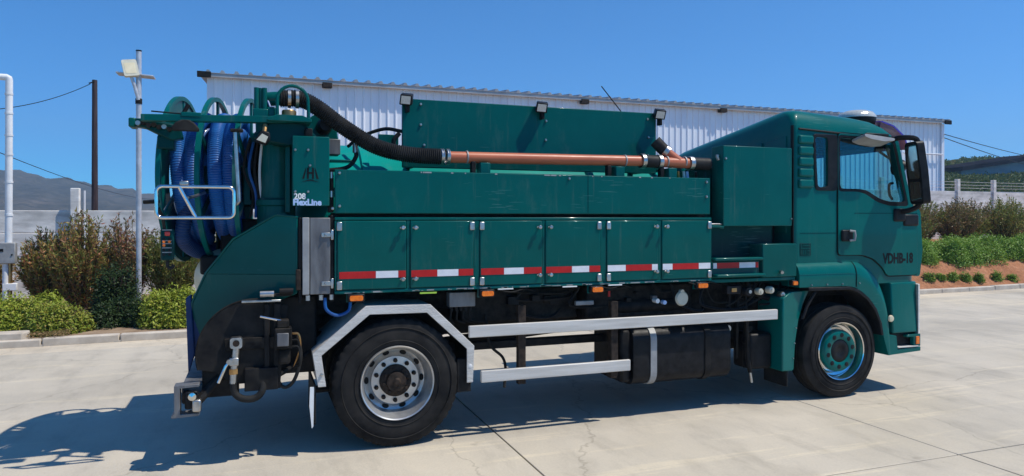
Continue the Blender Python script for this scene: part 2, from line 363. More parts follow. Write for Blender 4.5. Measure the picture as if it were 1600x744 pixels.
# ------------------------------------------------------------------ mountains and hills
def ridge(name, prof, depth, base_w, mat, foot, nz=26, amp=1., seed=0, ex=1.25):
    """prof [(u, crest)] along a ridge at v=depth, falling towards the camera to v=foot."""
    rr = np.random.default_rng(seed); us_ = np.linspace(prof[0][0], prof[-1][0], 150); cr = np.interp(us_, [p[0] for p in prof], [p[1] for p in prof])
    ph = rr.uniform(0, 6.28, 12); fr = rr.uniform(.5, 8, 12) / (abs(prof[-1][0] - prof[0][0]) / 12)
    vs = []; n = nz
    for i, u in enumerate(us_):
        for j in range(n):
            t = j / (n - 1); h = base_w + (cr[i] - base_w) * (t ** ex)
            wob = sum(math.sin(u * fr[k] * 3 + t * 9 * (k % 4) + ph[k]) for k in range(12)) / 12
            vs.append((u + wob * depth * .01, foot + (depth - foot) * t, h + amp * wob * (.35 + .65 * t)))
    for i, u in enumerate(us_): vs.append((u, depth * 1.25, base_w))
    m = len(us_); fs = [(i * n + j, (i + 1) * n + j, (i + 1) * n + j + 1, i * n + j + 1) for i in range(m - 1) for j in range(n - 1)]
    fs += [(i * n + n - 1, (i + 1) * n + n - 1, m * n + i + 1, m * n + i) for i in range(m - 1)]
    b = MB(); b.v = vs; b.f = fs; o = b.build(name, mat, smooth=True, fix=False); return tag(o, None, None, kind='structure')
f0 = 1100.; ca_, sa_ = math.cos(YAW), math.sin(YAW)
def at_depth(x, y, v):
    X = (x - 800) / f0; r = (X * ca_ + sa_, -X * sa_ + ca_, -(y - 342) / f0); t = (v + 5.656) / r[1]; return (-1.087 + t * r[0], 1.85 + t * r[2])
MV = 900.
ridge('mountain', [at_depth(x, y, MV) for x, y in ((-900, 235), (-500, 222), (-250, 236), (-80, 252), (0, 262), (60, 273), (130, 284), (200, 297), (260, 308), (340, 322), (460, 336))], MV, -2., 'mountain_scrub', 420., amp=5, seed=3)
HV = 80.
ridge('hill', [at_depth(x, y, HV) for x, y in ((1050, 300), (1150, 268), (1250, 260), (1380, 256), (1440, 255), (1475, 252), (1510, 248), (1560, 247), (1600, 243), (1660, 236), (1800, 232), (2000, 244))], HV, 1.2, 'hill_scrub', 25., amp=.45, seed=5, ex=.82)

# ------------------------------------------------------------------ precast walls
def precast_wall(name, u0, n, v, top, label, cat, post_h, tilt=None, rows=4, sp=2.0, mats=('precast', 'precast_pale')):
    root = thing(name, (u0 + n * sp / 2, v, top - rows * .5), label, cat)
    pm = [MB().box(.07, sp - .07, -.02, .025, .004, .496).build('panel', m_, root, bevel=.012) for m_ in mats]; used = [0, 0]
    po = None
    for k in range(n):
        for r in range(rows):
            q = random.choice((0, 0, 1)); src = pm[q]
            o = src if not used[q] else copy_part(src, root, (0, 0, 0)); used[q] = 1
            o.location = (u0 + k * sp, v + random.uniform(-.012, .012), top - (r + 1) * .5 + random.uniform(-.004, .004)); o.rotation_euler = (random.uniform(-.006, .006), 0, random.uniform(-.004, .004))
    for k in range(n + 1):
        if po is None: po = MB().box(-.075, .075, -.07, .07, 0, post_h).build('post', mats[1], root, bevel=.012); o = po
        else: o = copy_part(po, root, (0, 0, 0))
        o.location = (u0 + k * sp, v, top - rows * .5 - .25); o.rotation_euler = (0, random.uniform(-.01, .01), 0)
    for q in (0, 1):
        if not used[q]: bpy.data.objects.remove(pm[q])
    return root
wl = precast_wall('precast_wall', -4.82 - 2.07 * 7, 9, 12.5, 2.04, 'low grey precast concrete panel wall behind the left shrubs', 'wall', 2.28, sp=2.07)
wr = precast_wall('precast_wall', 25.1 - 2.0 * 10, 17, 14.5, 2.95, 'precast concrete panel wall with tall wired posts behind the right bank', 'wall', 2.72)
for h in (.12, .24, .36):
    MB().tube([(15 + 3 * k, 14.46, 2.95 + h + .006 * math.sin(k * 9)) for k in range(9)], .006, 5).build('wire', 'galvanised', wr)
# tall post with a pipe beside it on the left wall
o = MB().box(-4.92, -4.74, 12.30, 12.44, 0, 2.53).build('tall_post', 'precast_pale', wl, bevel=.015)
MB().tube([(-4.66, 12.4, .1), (-4.66, 12.4, 2.48)], .02, 8).build('pipe', 'pvc_white', wl, smooth=True)

# ------------------------------------------------------------------ warehouse
BV = 16.; BH = 5.93; B0, B1 = -2.36, 26.15
bld = thing('warehouse', ((B0 + B1) / 2, BV + 8, .9), 'long white warehouse with ribbed metal cladding behind the truck', 'warehouse')
MB().box(B0 + .05, B1 - .05, BV + .12, BV + 15, .6, BH - .25).build('wall_core', 'cladding', bld)
prof = []; pw = (B1 - B0) / 29
for k in range(4):
    x = k * pw / 4; prof += [(x, 0), (x + pw / 4 - .075, 0), (x + pw / 4 - .055, -.028), (x + pw / 4 - .02, -.028)]
prof += [(pw - .001, 0), (pw - .001, .02), (0, .02)]
pan = MB().prism(prof, .62, BH, 'w'); p0 = None
for k in range(29):
    if p0 is None: p0 = pan.build('cladding_sheet', 'cladding', bld); o = p0
    else: o = copy_part(p0, bld, (0, 0, 0))
    o.location = (B0 + k * pw, BV + .03 + random.uniform(-.004, .004), 0)
rp = []; rw = (B1 - B0 + .5) / 26
for k in range(3):
    x = k * rw / 3; rp += [(x, 0), (x + rw / 3 - .15, 0), (x + rw / 3 - .11, .075), (x + rw / 3 - .05, .075)]
rp += [(rw - .002, 0), (rw - .002, -.015), (0, -.015)]
rs = MB(); rs.prism(rp, 0, 8.2, 'v'); r0 = None
for k in range(26):
    if r0 is None: r0 = rs.build('roof_sheet', 'roof_sheet', bld); o = r0
    else: o = copy_part(r0, bld, (0, 0, 0))
    o.location = (B0 - .25 + k * rw, BV - .19, BH + .03); o.rotation_euler = (R(6), 0, 0)
MB().box(B0 - .22, B1 + .22, BV - .17, BV - .14, BH - .085, BH + .005).build('eave_trim', 'roof_sheet', bld)
MB().box(B0 - .24, B0 + .12, BV - .23, BV - .175, BH - .12, BH + .05).build('gutter_end', 'black_metal', bld, bevel=.01)
MB().box(B1 - .1, B1 + .26, BV - .23, BV - .175, BH - .12, BH + .05).build('gutter_end', 'black_metal', bld, bevel=.01)
for x, y in ((512, 134), (917, 160), (1134, 175)):
    u, _ = at_depth(x, y, BV - .3); MB().box(u - .14, u + .14, BV - .21, BV - .02, BH - .19, BH - .04).build('eave_bracket', 'hub_rust', bld, bevel=.01)
MB().box(B1 - .09, B1 + .05, BV - .05, BV + .0, .7, BH - .1).build('corner_flashing', 'cladding', bld)
MB().tube([at for at in ((B1 - 2.3, BV - .1, 4.55), (B1 - .1, BV - .1, 4.55))], .03, 8).build('conduit', 'pvc_white', bld, smooth=True)

# ------------------------------------------------------------------ far shed, poles, wires
sh = thing('hillside_shed', (88, 60, 5), 'dark roofed shed on the green hillside beyond the right wall', 'shed')
def atp(x, y, v): u, w_ = at_depth(x, y, v); return u, w_
(ua, wa), (ub, wb) = atp(1506, 262, 58), atp(1640, 240, 58)
wf = atp(1506, 276, 58)[1]
MB().prism([(ua, wf - 3), (ub, wf - 3), (ub, wb - .3), (ua, wa - .3)], 58.4, 63).build('wall', 'shed_wall', sh)
MB().prism([(ua - .8, wa - .45), (ub, wb - .45), (ub, wb + .1), (ua - .8, wa + .05)], 57.6, 64).build('roof', 'dark_roof', sh)
for k in range(5):
    u = ua + (k + .5) * 1.3; MB().box(u, u + .7, 58.33, 58.39, wf - .9, wf + .25).build('window', 'dark_roof', sh)

lp = thing('street_lamp', (-3.11, 9.0, .1), 'slim galvanised lamp post with cream solar lamp head in the left bed', 'street lamp')
MB().tube([(-3.11, 9, .05), (-3.11, 9, 4.96)], .047, 14).build('pole', 'galvanised', lp, smooth=True)
MB().cyl((-3.11, 9, 0), .05, 4.955, 4.98, 'w', 14).build('pole_cap', 'black_plastic', lp)
hd = MB().prism(rrect(-.125, .125, -.17, .17, .03), -.03, .03, 'v').build('lamp_head', 'lamp_cream', lp, bevel=.012); hd.location = (-3.24, 8.93, 4.62); hd.rotation_euler = (R(-20), R(-10), R(12))
ld = MB().prism(rrect(-.09, .09, -.12, .10, .02), -.034, -.031, 'v').build('lamp_diffuser', 'cream', hd); 
MB().tube([(-3.11, 8.96, 4.05), (-3.17, 8.93, 4.3), (-3.22, 8.93, 4.46)], .03, 10).build('bracket', 'galvanised', lp, smooth=True)
MB().tube([(-3.11, 9, 3.98), (-3.11, 9, 4.08)], .058, 12).build('clamp', 'black_metal', lp, smooth=True)
sp_ = MB().box(-.31, .31, -.17, .17, -.012, .012).build('solar_panel', 'galvanised', lp, bevel=.004); sp_.location = (-3.17, 9.1, 4.525); sp_.rotation_euler = (R(1), R(3), 0)

ep = thing('service_mast', (-5.28, 9.5, .1), 'white electric service mast with bent top and grey meter box at left edge', 'service mast')
mast = [Vector(p) for p in ((-5.29, 9.5, .9), (-5.285, 9.5, 2.4), (-5.28, 9.5, 4.38), (-5.285, 9.5, 4.405), (-5.31, 9.5, 4.42), (-5.75, 9.5, 4.425))]
MB().tube(mast, .058, 14).build('pipe', 'pvc_white', ep, smooth=True)
for h in (1.9, 2.5, 3.0, 3.35, 3.75, 4.1): MB().tube([(-5.283, 9.5, h), (-5.283, 9.5, h + .035)], .066, 14).build('collar', 'pvc_white', ep, smooth=True)
mbx = MB().box(-5.52, -5.15, 9.36, 9.5, 1.04, 1.42).build('meter_box', 'grey_light', ep, bevel=.015)
MATS['grey_light'].node_tree.nodes['Principled BSDF'].inputs['Metallic'].default_value = .1
MB().box(-5.44, -5.33, 9.352, 9.36, 1.26, 1.31).build('meter_window', 'black_ink', mbx)
MB().cyl((-5.2, 9.36, 1.2), .015, -.012, .0, 'v', 10).build('lock', 'black_metal', mbx)
for u, m_, r in ((-5.32, 'pvc_white', .05), (-5.25, 'brass', .03)):
    MB().tube([(u, 9.45, .05), (u, 9.45, 1.04)], r, 10).build('conduit', m_, ep, smooth=True)
MB().box(-5.36, -5.14, 9.40, 9.5, .55, .68).build('junction_box', 'pvc_white', ep, bevel=.01)
cab_pl = MB().box(-5.24, -5.13, 9.38, 9.44, .1, .42).build('lower_box', 'hub_rust', ep, bevel=.01)

up = thing('utility_pole', (-7.75, 30, 0), 'dark weathered wooden utility pole beyond the left wall', 'utility pole')
MB().tube([(-7.75, 30, 0), (-7.75, 30, 8)], .1, 12, [.14, .105]).build('pole', 'old_wood', up, smooth=True)
MB().tube([(-7.75, 29.9, 7.9), (-7.95, 29.85, 7.82)], .03, 6).build('insulator', 'black_metal', up)
def wire(name, a, b, sag, label, r=.014):
    a, b = Vector(a), Vector(b); p = [a.lerp(b, t / 24) - Vector((0, 0, sag * 4 * (t / 24) * (1 - t / 24))) for t in range(25)]
    return tag(MB().tube(p, r, 5).build(name, 'black_plastic'), label, 'cable', 'overhead cables')
q = at_depth(-160, 166, 22); wire('overhead_cable', (-7.9, 29.9, 7.8), (q[0], 22, q[1]), .55, 'black overhead cable running left from the top of the wooden pole', .016)
q = at_depth(-120, 188, 16); e = at_depth(250, 312, 60); wire('overhead_cable', (q[0], 16, q[1]), (e[0], 60, e[1]), .5, 'thin low overhead cable slanting down across the mountain', .014)
q1 = (B1, BV - .1, 5.4); q = at_depth(1760, 262, 40); wire('overhead_cable', q1, (q[0], 40, q[1]), .5, 'upper overhead cable leaving the right corner of the warehouse', .018)
q1 = (B1, BV - .1, 5.25); q = at_depth(1760, 272, 40); wire('overhead_cable', q1, (q[0], 40, q[1]), .8, 'lower overhead cable leaving the right corner of the warehouse', .018)

# low concrete kerb block at the left edge
blk = MB().prism([(-7.2, 6.32), (-4.25, 6.36), (-4.2, 6.45), (-4.22, 6.62), (-7.2, 6.62)], -.02, .2, 'w').build('concrete_block', 'kerb_concrete', bevel=.02); tag(blk, 'low pale concrete block at the left end of the kerb', 'concrete block')

# ------------------------------------------------------------------ plants
def leaves(P, Dr, L, W, Nr=None):
    """diamond leaves: base P, direction Dr, length L, width W -> verts, faces"""
    n = len(P); Dr = Dr / np.linalg.norm(Dr, axis=1, keepdims=True); rnd = RNG.normal(size=(n, 3)) if Nr is None else Nr; S = np.cross(Dr, rnd); S /= np.linalg.norm(S, axis=1, keepdims=True) + 1e-9
    Nn = np.cross(S, Dr); mid = P + Dr * (L * .45)[:, None] + Nn * (L * .06)[:, None]
    V = np.stack([P, mid + S * (W / 2)[:, None], P + Dr * L[:, None], mid - S * (W / 2)[:, None]], 1).reshape(-1, 3)
    return V, np.arange(n * 4).reshape(-1, 4)
def npmesh(name, V, F, mat, parent=None):
    me = bpy.data.meshes.new(name); n = len(F); k = F.shape[1]
    me.vertices.add(len(V)); me.vertices.foreach_set('co', V.astype(np.float32).ravel()); me.loops.add(n * k); me.loops.foreach_set('vertex_index', F.astype(np.int32).ravel())
    me.polygons.add(n); me.polygons.foreach_set('loop_start', np.arange(0, n * k, k, dtype=np.int32)); me.update(calc_edges=True); me.validate(); me.materials.append(MATS[mat])
    return link(name, me, parent)
def upright_shrub(loc, h, rad, nstem, mat, label, group, name='tall_shrub', lf=(.09, .024), per=85, lean=(0, 0)):
    root = thing(name, loc, label, 'shrub', group); st = MB(); PP = []; DD = []
    for i in range(nstem):
        a = random.uniform(0, 6.283); q = math.sqrt(random.random()); hh = h * (1 - .38 * q * q) * random.uniform(.72, 1.08); tip = q * rad
        b0 = Vector((math.cos(a) * tip * .25, math.sin(a) * tip * .25, 0)); b1 = Vector((math.cos(a) * tip + lean[0] + random.uniform(-.08, .08), math.sin(a) * tip + lean[1] + random.uniform(-.08, .08), hh))
        mid = b0.lerp(b1, .5) + Vector((math.cos(a), math.sin(a), 0)) * (-.05 + random.uniform(-.05, .1)); pts = []
        for t in range(7): s = t / 6; pts.append(b0 * (1 - s) ** 2 + mid * 2 * s * (1 - s) + b1 * s * s)
        st.tube([Vector(loc) + p for p in pts], .006, 4, [.009 - .007 * t / 6 for t in range(7)], cap=False)
        arr = np.array([list(p) for p in pts])
        for k in range(per):
            s = .10 + .92 * (k / per) ** .8; x = min(s, 1) * 6; j = min(5, int(x)); p = arr[j] + (arr[j + 1] - arr[j]) * (x - j); tan = arr[j + 1] - arr[j]; tan /= np.linalg.norm(tan)
            d = tan * random.uniform(.5, 1.3) + RNG.normal(size=3) * .55; PP.append(p + RNG.normal(size=3) * .012); DD.append(d)
    PP = np.array(PP) + np.array(loc); DD = np.array(DD); n = len(PP)
    V, F = leaves(PP, DD, RNG.uniform(.6, 1.35, n) * lf[0], RNG.uniform(.7, 1.3, n) * lf[1]); npmesh('foliage', V, F, mat, root); st.build('stems', 'bark', root, fix=False); return root
def mound(loc, rx, ry, h, n, mat, label, group, name='ground_cover_shrub', lf=(.05, .024)):
    root = thing(name, loc, label, 'shrub', group)
    lob = [(random.uniform(-.6, .6) * rx, random.uniform(-.6, .6) * ry, random.uniform(.35, .6), random.uniform(.62, 1.)) for _ in range(9)] + [(0, 0, .75, 1.)]
    k = RNG.integers(0, len(lob), n); Lb = np.array(lob)[k]; d = RNG.normal(size=(n, 3)); d[:, 2] = np.abs(d[:, 2]); d /= np.linalg.norm(d, axis=1, keepdims=True)
    rr = RNG.uniform(.45, 1., n) ** .35 * RNG.uniform(.9, 1.1, n)
    P = np.stack([Lb[:, 0] + d[:, 0] * rr * rx * Lb[:, 2], Lb[:, 1] + d[:, 1] * rr * ry * Lb[:, 2], d[:, 2] * rr * h * Lb[:, 3]], 1) + np.array(loc)
    Nr = d + RNG.normal(size=(n, 3)) * .45 + np.array((0, 0, .25)); D_ = np.cross(Nr, RNG.normal(size=(n, 3))) + d * .35 + np.array((0, 0, .2))
    V, F = leaves(P, D_, RNG.uniform(.6, 1.4, n) * lf[0], RNG.uniform(.7, 1.3, n) * lf[1], Nr); npmesh('foliage', V, F, mat, root)
    st = MB()
    for _ in range(26):
        a = random.uniform(0, 6.283); q = random.uniform(.3, .8); st.tube([Vector(loc), Vector(loc) + Vector((math.cos(a) * rx * q * .5, math.sin(a) * ry * q * .5, h * .45)), Vector(loc) + Vector((math.cos(a) * rx * q, math.sin(a) * ry * q, h * .75))], .006, 4, cap=False)
    st.build('stems', 'bark', root, fix=False); return root
GL = 'tall feathery shrubs in the left bed'
upright_shrub((-4.74, 9.85, .1), 1.5, .5, 140, 'leaf_rust', 'rusty brown feathery shrub beside the grey meter box', GL)
upright_shrub((-4.12, 9.5, .1), 1.78, .62, 165, 'leaf_rust', 'golden rust feathery shrub in front of the tall concrete post', GL)
upright_shrub((-3.40, 9.7, .1), 1.85, .52, 110, 'leaf_red', 'sparse reddish feathery shrub left of the lamp post', GL, per=55)
upright_shrub((-2.62, 9.6, .1), 1.68, .62, 150, 'leaf_olive', 'olive feathery shrub right of the lamp post behind the hose reel', GL)
upright_shrub((-1.75, 9.8, .1), 1.5, .5, 90, 'leaf_olive', 'olive feathery shrub half hidden behind the green quarter panel', GL)
upright_shrub((-5.9, 10.2, .1), 1.3, .5, 60, 'leaf_rust', 'rust feathery shrub behind the white mast at left edge', GL)
mound((-3.36, 8.3, .1), .42, .42, 1.0, 9000, 'leaf_deep', 'dark green dense shrub added to darken the gap left of the lamp post', GL, name='dark_gap_shrub')  # near-black leaves put in for the dark between the shrubs
GM = 'low lime green shrubs along the left kerb'
mound((-4.72, 7.35, .08), .86, .6, .62, 19000, 'leaf_lime', 'large lime green low shrub behind the concrete block', GM)
mound((-3.90, 7.0, .08), .46, .42, .48, 9000, 'leaf_lime_mixed', 'small yellowish low shrub in the middle of the left kerb', GM)
mound((-3.15, 7.5, .08), .5, .42, .48, 8000, 'leaf_deep', 'small dark green low shrub under the lamp post', GM)
mound((-2.38, 7.25, .08), .62, .52, .64, 15000, 'leaf_lime', 'rounded lime green low shrub right of the lamp post', GM)
mound((-1.35, 7.5, .08), .5, .45, .5, 7000, 'leaf_lime_mixed', 'lime green low shrub seen beside the blue rear hose', GM)
# a few dry leaves and litter at the bed edge
n = 700; P_ = np.stack([RNG.uniform(-4.2, -3.7, n), RNG.uniform(6.35, 6.75, n), np.full(n, .125) + RNG.uniform(0, .05, n)], 1)
V, F = leaves(P_, RNG.normal(size=(n, 3)) * np.array((1, 1, .3)), RNG.uniform(.02, .06, n), RNG.uniform(.008, .02, n)); tag(npmesh('leaf_litter', V, F, 'leaf_brown'), 'dry brown leaf litter beside the concrete block', 'leaf litter', kind='stuff')
GR = 'brown shrubs along the top of the right bank'
words_ = ['behind the truck mirror'] + [q + ' along the wall from the truck' for q in ('second', 'third', 'fourth', 'fifth', 'sixth', 'seventh', 'eighth')] + ['at the far right edge']
for k in range(9):
    u = 18.2 + k * .72 + random.uniform(-.12, .12); v = 11.0 + .3 * (k % 3)
    upright_shrub((u, v, bank_h(u, v) - .02), random.uniform(1.2, 1.6), .85, 125, 'leaf_brown' if k % 2 else 'leaf_olive', ('brownish' if k % 2 else 'olive') + ' upright shrub on the bank ' + words_[k], GR, name='bank_shrub', lf=(.09, .028), per=52)
GG = 'bright green ground cover cushions on the right bank'
wd = ['closest to the truck mirror', 'second from the truck', 'third from the truck', 'fourth from the truck', 'fifth from the truck', 'at the right edge', 'just past the right edge']
for k in range(7):
    u = 15.6 + k * .92; d = 1.75 + .25 * math.sin(k * 2.1); v = kerb_v(u) + d
    mound((u, v, bank_h(u, v) - .1), random.uniform(.8, 1.0), .8, random.uniform(.68, .84), 13000, 'leaf_grass', 'bright green ground cover cushion ' + wd[k], GG, name='ground_cover_cushion', lf=(.06, .026))
GT = 'small green tufts on the red soil slope'
wt = ['below the bumper corner', 'second from the truck', 'large, third from the truck', 'fourth from the truck', 'fifth from the truck', 'sixth from the truck', 'at the right edge']
for k, (x, y) in enumerate(((1452, 432), (1470, 430), (1487, 427), (1506, 427), (1528, 427), (1555, 425), (1580, 425))):
    u, _ = at_depth(x, y, 7.75); v = 7.75; 
    mound((u, v, bank_h(u, v) - .03), random.uniform(.12, .2), .16, random.uniform(.17, .28), 700, 'leaf_grass', 'small green tuft on red soil ' + wt[k], GT, name='slope_tuft', lf=(.06, .02))
# far scrub on the hill
n = 0; PP = []
for k in range(900):
    x = random.uniform(1440, 1640); t = random.uniform(.25, .98); v = 25 + 55 * t; u, _ = at_depth(x, 300, v); yy = None
    PP.append((u, v, t))
hill = bpy.data.objects['hill']; hv = np.array([tuple(q.co) for q in hill.data.vertices]); Vs = []; Fs = []; off = 0
for u, v, t in PP:
    i = np.argmin((hv[:, 0] - u) ** 2 + (hv[:, 1] - v) ** 2); c = np.array((u, v, hv[i, 2])); r = random.uniform(.3, .75); m_ = 90
    d = RNG.normal(size=(m_, 3)); d /= np.linalg.norm(d, axis=1, keepdims=True); P_ = c + d * np.array((r, r, r * .75)) * RNG.uniform(.6, 1.05, (m_, 1)); V, F = leaves(P_, d + RNG.normal(size=(m_, 3)) * .6, RNG.uniform(.18, .36, m_), RNG.uniform(.12, .24, m_)); Vs.append(V); Fs.append(F + off); off += len(V)
tag(npmesh('hillside_scrub', np.concatenate(Vs), np.concatenate(Fs), 'leaf_far'), 'green scrub covering the distant hillside at right', 'scrub', kind='stuff')

# ================================================================== the truck (u forward, v away from the camera, w up)
TR = thing('vacuum_truck', (2.1, 1.25, 0), 'dark teal sewer vacuum truck with blue hose reel, side lockers and day cab', 'truck')
def B(name, mat, *a, par=TR, bev=.006, seg=2): return MB().box(*a).build(name, mat, par, bevel=bev, seg=seg)
def bolt(u, v, w_, par, r=.014, mat='steel'):
    return MB().lathe([(.0001, -.016), (r * .7, -.014), (r, -.006), (r, 0)], (u, v, w_), 'v', 10).build('bolt', mat, par, smooth=True)

# ---- wheels
def wheel(u, R0, v, kind, sgn=1, tread=True):
    """outer face at v, wheel body runs to v + sgn*.28"""
    s = sgn; c = (u, v, R0)
    prof = [(.293, .035), (.31, .012), (.36, .0), (R0 - .10, .002), (R0 - .05, .014), (R0 - .022, .022), (R0 - .004, .034), (R0, .05), (R0, .10), (R0 - .01, .105), (R0 - .01, .118), (R0, .122), (R0, .165), (R0 - .01, .17), (R0 - .01, .182), (R0, .186), (R0, .23), (R0 - .004, .246), (R0 - .03, .262), (R0 - .1, .278), (.36, .28), (.30, .262), (.293, .24)]
    lug = (lambda i, k, r: r - (.011 if (k % 4 == 0) else 0) if i in (6, 7, 16, 17) else (r - .006 if (k % 4 == 0 and i in (5, 18)) else r)) if tread else None
    ty = MB().lathe([(r, t * s) for r, t in prof], c, 'v', 176, closed=False, rmod=lug).build('wheel', 'tyre_rubber', TR, smooth=True)
    for rr, h in ((.345, .004), (R0 - .075, .004)):
        MB().lathe([(rr - .005, s * .004), (rr, -s * .0035), (rr + .005, s * .004)], c, 'v', 96).build('tyre_ridge', 'tyre_rubber', ty, smooth=True)
    if kind == 'rear':
        rim = MB().lathe([(.297, s * .05), (.303, s * .01), (.297, s * .0), (.288, s * .006), (.283, s * .03), (.268, s * .055), (.262, s * .12), (.252, s * .165), (.225, s * .178), (.205, s * .16), (.196, s * .15), (.0001, s * .15)], c, 'v', 96).build('rim', 'wheel_silver', ty, smooth=True)
        MB().lathe([(.198, s * .15), (.196, s * .128), (.12, s * .125), (.12, s * .15)], c, 'v', 64).build('hub_flange', 'wheel_silver', ty, smooth=True)
        MB().lathe([(.132, s * .14), (.130, s * .10), (.115, s * .085), (.085, s * .08), (.078, s * .05), (.035, s * .045), (.02, s * .028), (.0001, s * .028)], c, 'v', 40).build('hub', 'hub_rust', ty, smooth=True)
        for k in range(8): a = k * math.pi / 4 + .2; MB().cyl((u + .100 * math.cos(a), v, R0 + .100 * math.sin(a)), .012, s * .065, s * .085, 'v', 8).build('hub_bolt', 'hub_rust', ty)
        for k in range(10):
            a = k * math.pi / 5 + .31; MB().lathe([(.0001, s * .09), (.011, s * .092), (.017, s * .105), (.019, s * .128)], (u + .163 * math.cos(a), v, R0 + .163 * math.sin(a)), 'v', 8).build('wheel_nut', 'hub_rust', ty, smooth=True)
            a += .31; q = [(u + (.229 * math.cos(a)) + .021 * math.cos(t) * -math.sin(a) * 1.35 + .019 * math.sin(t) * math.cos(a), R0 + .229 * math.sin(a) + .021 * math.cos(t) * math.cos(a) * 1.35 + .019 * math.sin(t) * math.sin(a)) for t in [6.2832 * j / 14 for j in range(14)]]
            MB().prism(q, v + s * .166, v + s * .18, 'v').build('hand_hole_dark', 'black_ink', ty)  # black ovals capping the disc, painted for the darkness of open holes
    elif kind == 'front':
        rim = MB().lathe([(.297, s * .05), (.303, s * .01), (.297, s * .0), (.288, s * .006), (.283, s * .03), (.27, s * .05), (.262, s * .09), (.235, s * .10), (.19, s * .07), (.0001, s * .07)], c, 'v', 96).build('rim', 'chrome', ty, smooth=True)
        MB().lathe([(.220, s * .085), (.217, s * .045), (.205, s * .028), (.192, s * .022), (.130, s * .022), (.119, s * .03), (.119, s * .06), (.1, s * .07), (.0001, s * .07)], c, 'v', 64).build('nut_ring', 'teal_cab', ty, smooth=True)
        MB().lathe([(.1185, s * .06), (.1185, s * .034), (.102, s * .026), (.06, s * .024), (.05, s * .03), (.0001, s * .028)], c, 'v', 48).build('hub_cap', 'black_plastic', ty, smooth=True)
        for k in range(10):
            a = k * math.pi / 5 + .2; MB().lathe([(.0001, s * .016), (.017, s * .0165), (.023, s * .018), (.025, s * .024)], (u + .163 * math.cos(a), v, R0 + .163 * math.sin(a)), 'v', 14).build('wheel_nut', 'black_plastic', ty, smooth=True)
    else:
        MB().lathe([(.297, s * .05), (.297, s * .02), (.26, s * .1), (.0001, s * .1)], c, 'v', 40).build('rim', 'wheel_silver', ty, smooth=True)
    return ty
wheel(0, .522, 0, 'rear'); wheel(0, .522, .335, 'inner', 1); wheel(0, .522, 2.5, 'rear', -1, False); wheel(0, .522, 2.165, 'inner', -1, False)
wheel(4.608, .483, 0.0, 'front', tread=False); wheel(4.608, .483, 2.5, 'front', -1, False)

# ---- chassis and running gear
ch = MB().box(-1.25, 5.3, .80, .88, .76, 1.04).build('chassis_frame', 'black_metal', TR, bevel=.006)
MB().box(-1.25, 5.3, 1.62, 1.70, .76, 1.04).build('frame_rail', 'black_metal', ch, bevel=.006)
for u in (-1.2, -.6, .9, 1.9, 2.9, 3.9): MB().box(u, u + .09, .88, 1.62, .80, 1.0).build('cross_member', 'black_metal', ch)
B('subframe', 'grime', -1.2, 3.95, .45, 2.05, 1.045, 1.24)
B('rear_axle', 'grime', -.14, .14, .62, 1.88, .40, .64, bev=.06)
MB().lathe([(.0001, -.22), (.17, -.16), (.23, 0), (.17, .16), (.0001, .22)], (.02, 1.25, .54), 'u', 24).build('differential', 'grime', TR, smooth=True)
MB().tube([(.2, 1.25, .56), (2.0, 1.25, .70), (3.9, 1.25, .78)], .06, 14).build('propeller_shaft', 'black_metal', TR, smooth=True)
B('front_axle', 'grime', 4.52, 4.70, .30, 2.2, .40, .56, bev=.03)
for v in (.84, 1.66):
    for k in range(5): MB().tube([(-.75 + .06 * k, v, .82 - .02 * k), (0, v, .62 + .018 * k - .04), (.75 - .06 * k, v, .82 - .02 * k)], .018, 6).build('leaf_spring', 'grime', TR)
B('engine', 'grime', 3.95, 5.45, .62, 1.88, .48, 1.2, bev=.05)
B('underbody_box', 'grime', .62, 1.75, .32, .78, .92, 1.22, bev=.02); B('underbody_box', 'grime', 1.8, 2.95, .25, .78, .88, 1.22, bev=.02)
B('underbody_box', 'grime', 1.9, 3.5, 1.75, 2.3, .55, 1.1, bev=.03); B('gear_case', 'grime', 2.98, 3.95, .35, 1.0, .62, 1.22, bev=.04)
for u0, u1, v, w_, r in ((.75, 1.6, .42, .98, .085), (-.95, -.5, .5, .80, .10), (2.1, 2.9, .28, 1.02, .07)):
    MB().lathe([(.0001, u0 - .02), (r * .7, u0 - .01), (r, u0 + .03), (r, u1 - .03), (r * .7, u1 + .01), (.0001, u1 + .02)], (0, v, w_), 'u', 20).build('air_tank', 'black_metal', TR, smooth=True)
random.seed(21)
for k in range(26):
    u = random.uniform(.7, 3.7); v = random.uniform(.16, .30); w_ = random.uniform(.98, 1.2); d = random.uniform(.02, .07)
    if k % 2: MB().box(u, u + d * 1.6, v, v + .08, w_ - d * .6, w_ + d * .6).build('fitting', random.choice(['black_metal', 'grime', 'black_plastic', 'hub_rust', 'grey_plate']), TR, bevel=.005)
    else: MB().tube(catmull([(u, v + .02, 1.22), (u + random.uniform(-.1, .1), v, w_), (u + random.uniform(.1, .5), v + .03, w_ - .05 + random.uniform(-.05, .08)), (u + random.uniform(.3, .8), v + .1, 1.2)], 8), random.uniform(.008, .016), 7).build('cable', random.choice(['black_plastic', 'rubber', 'rubber']), TR, smooth=True)
for u, v in ((2.42, .14), (2.47, .2)): pass
MB().lathe([(.0001, -.02), (.06, -.018), (.072, 0), (.06, .02)], (2.74, .10, 1.09), 'v', 24).build('filler_cap', 'lamp_cream', TR, smooth=True); MB().cyl((2.74, .1, 1.155), .022, -.015, .02, 'v', 10).build('filler_lug', 'lamp_cream', TR)
MB().cyl((2.46, .12, 1.08), .022, -.05, .02, 'v', 10).build('valve', 'white_paint', TR); MB().cyl((2.55, .12, 1.06), .02, -.03, .02, 'v', 10).build('valve', 'blue_white', TR)
B('tag_plate', 'tape_red', 2.02, 2.04, .22, .23, 1.12, 1.2, bev=0)
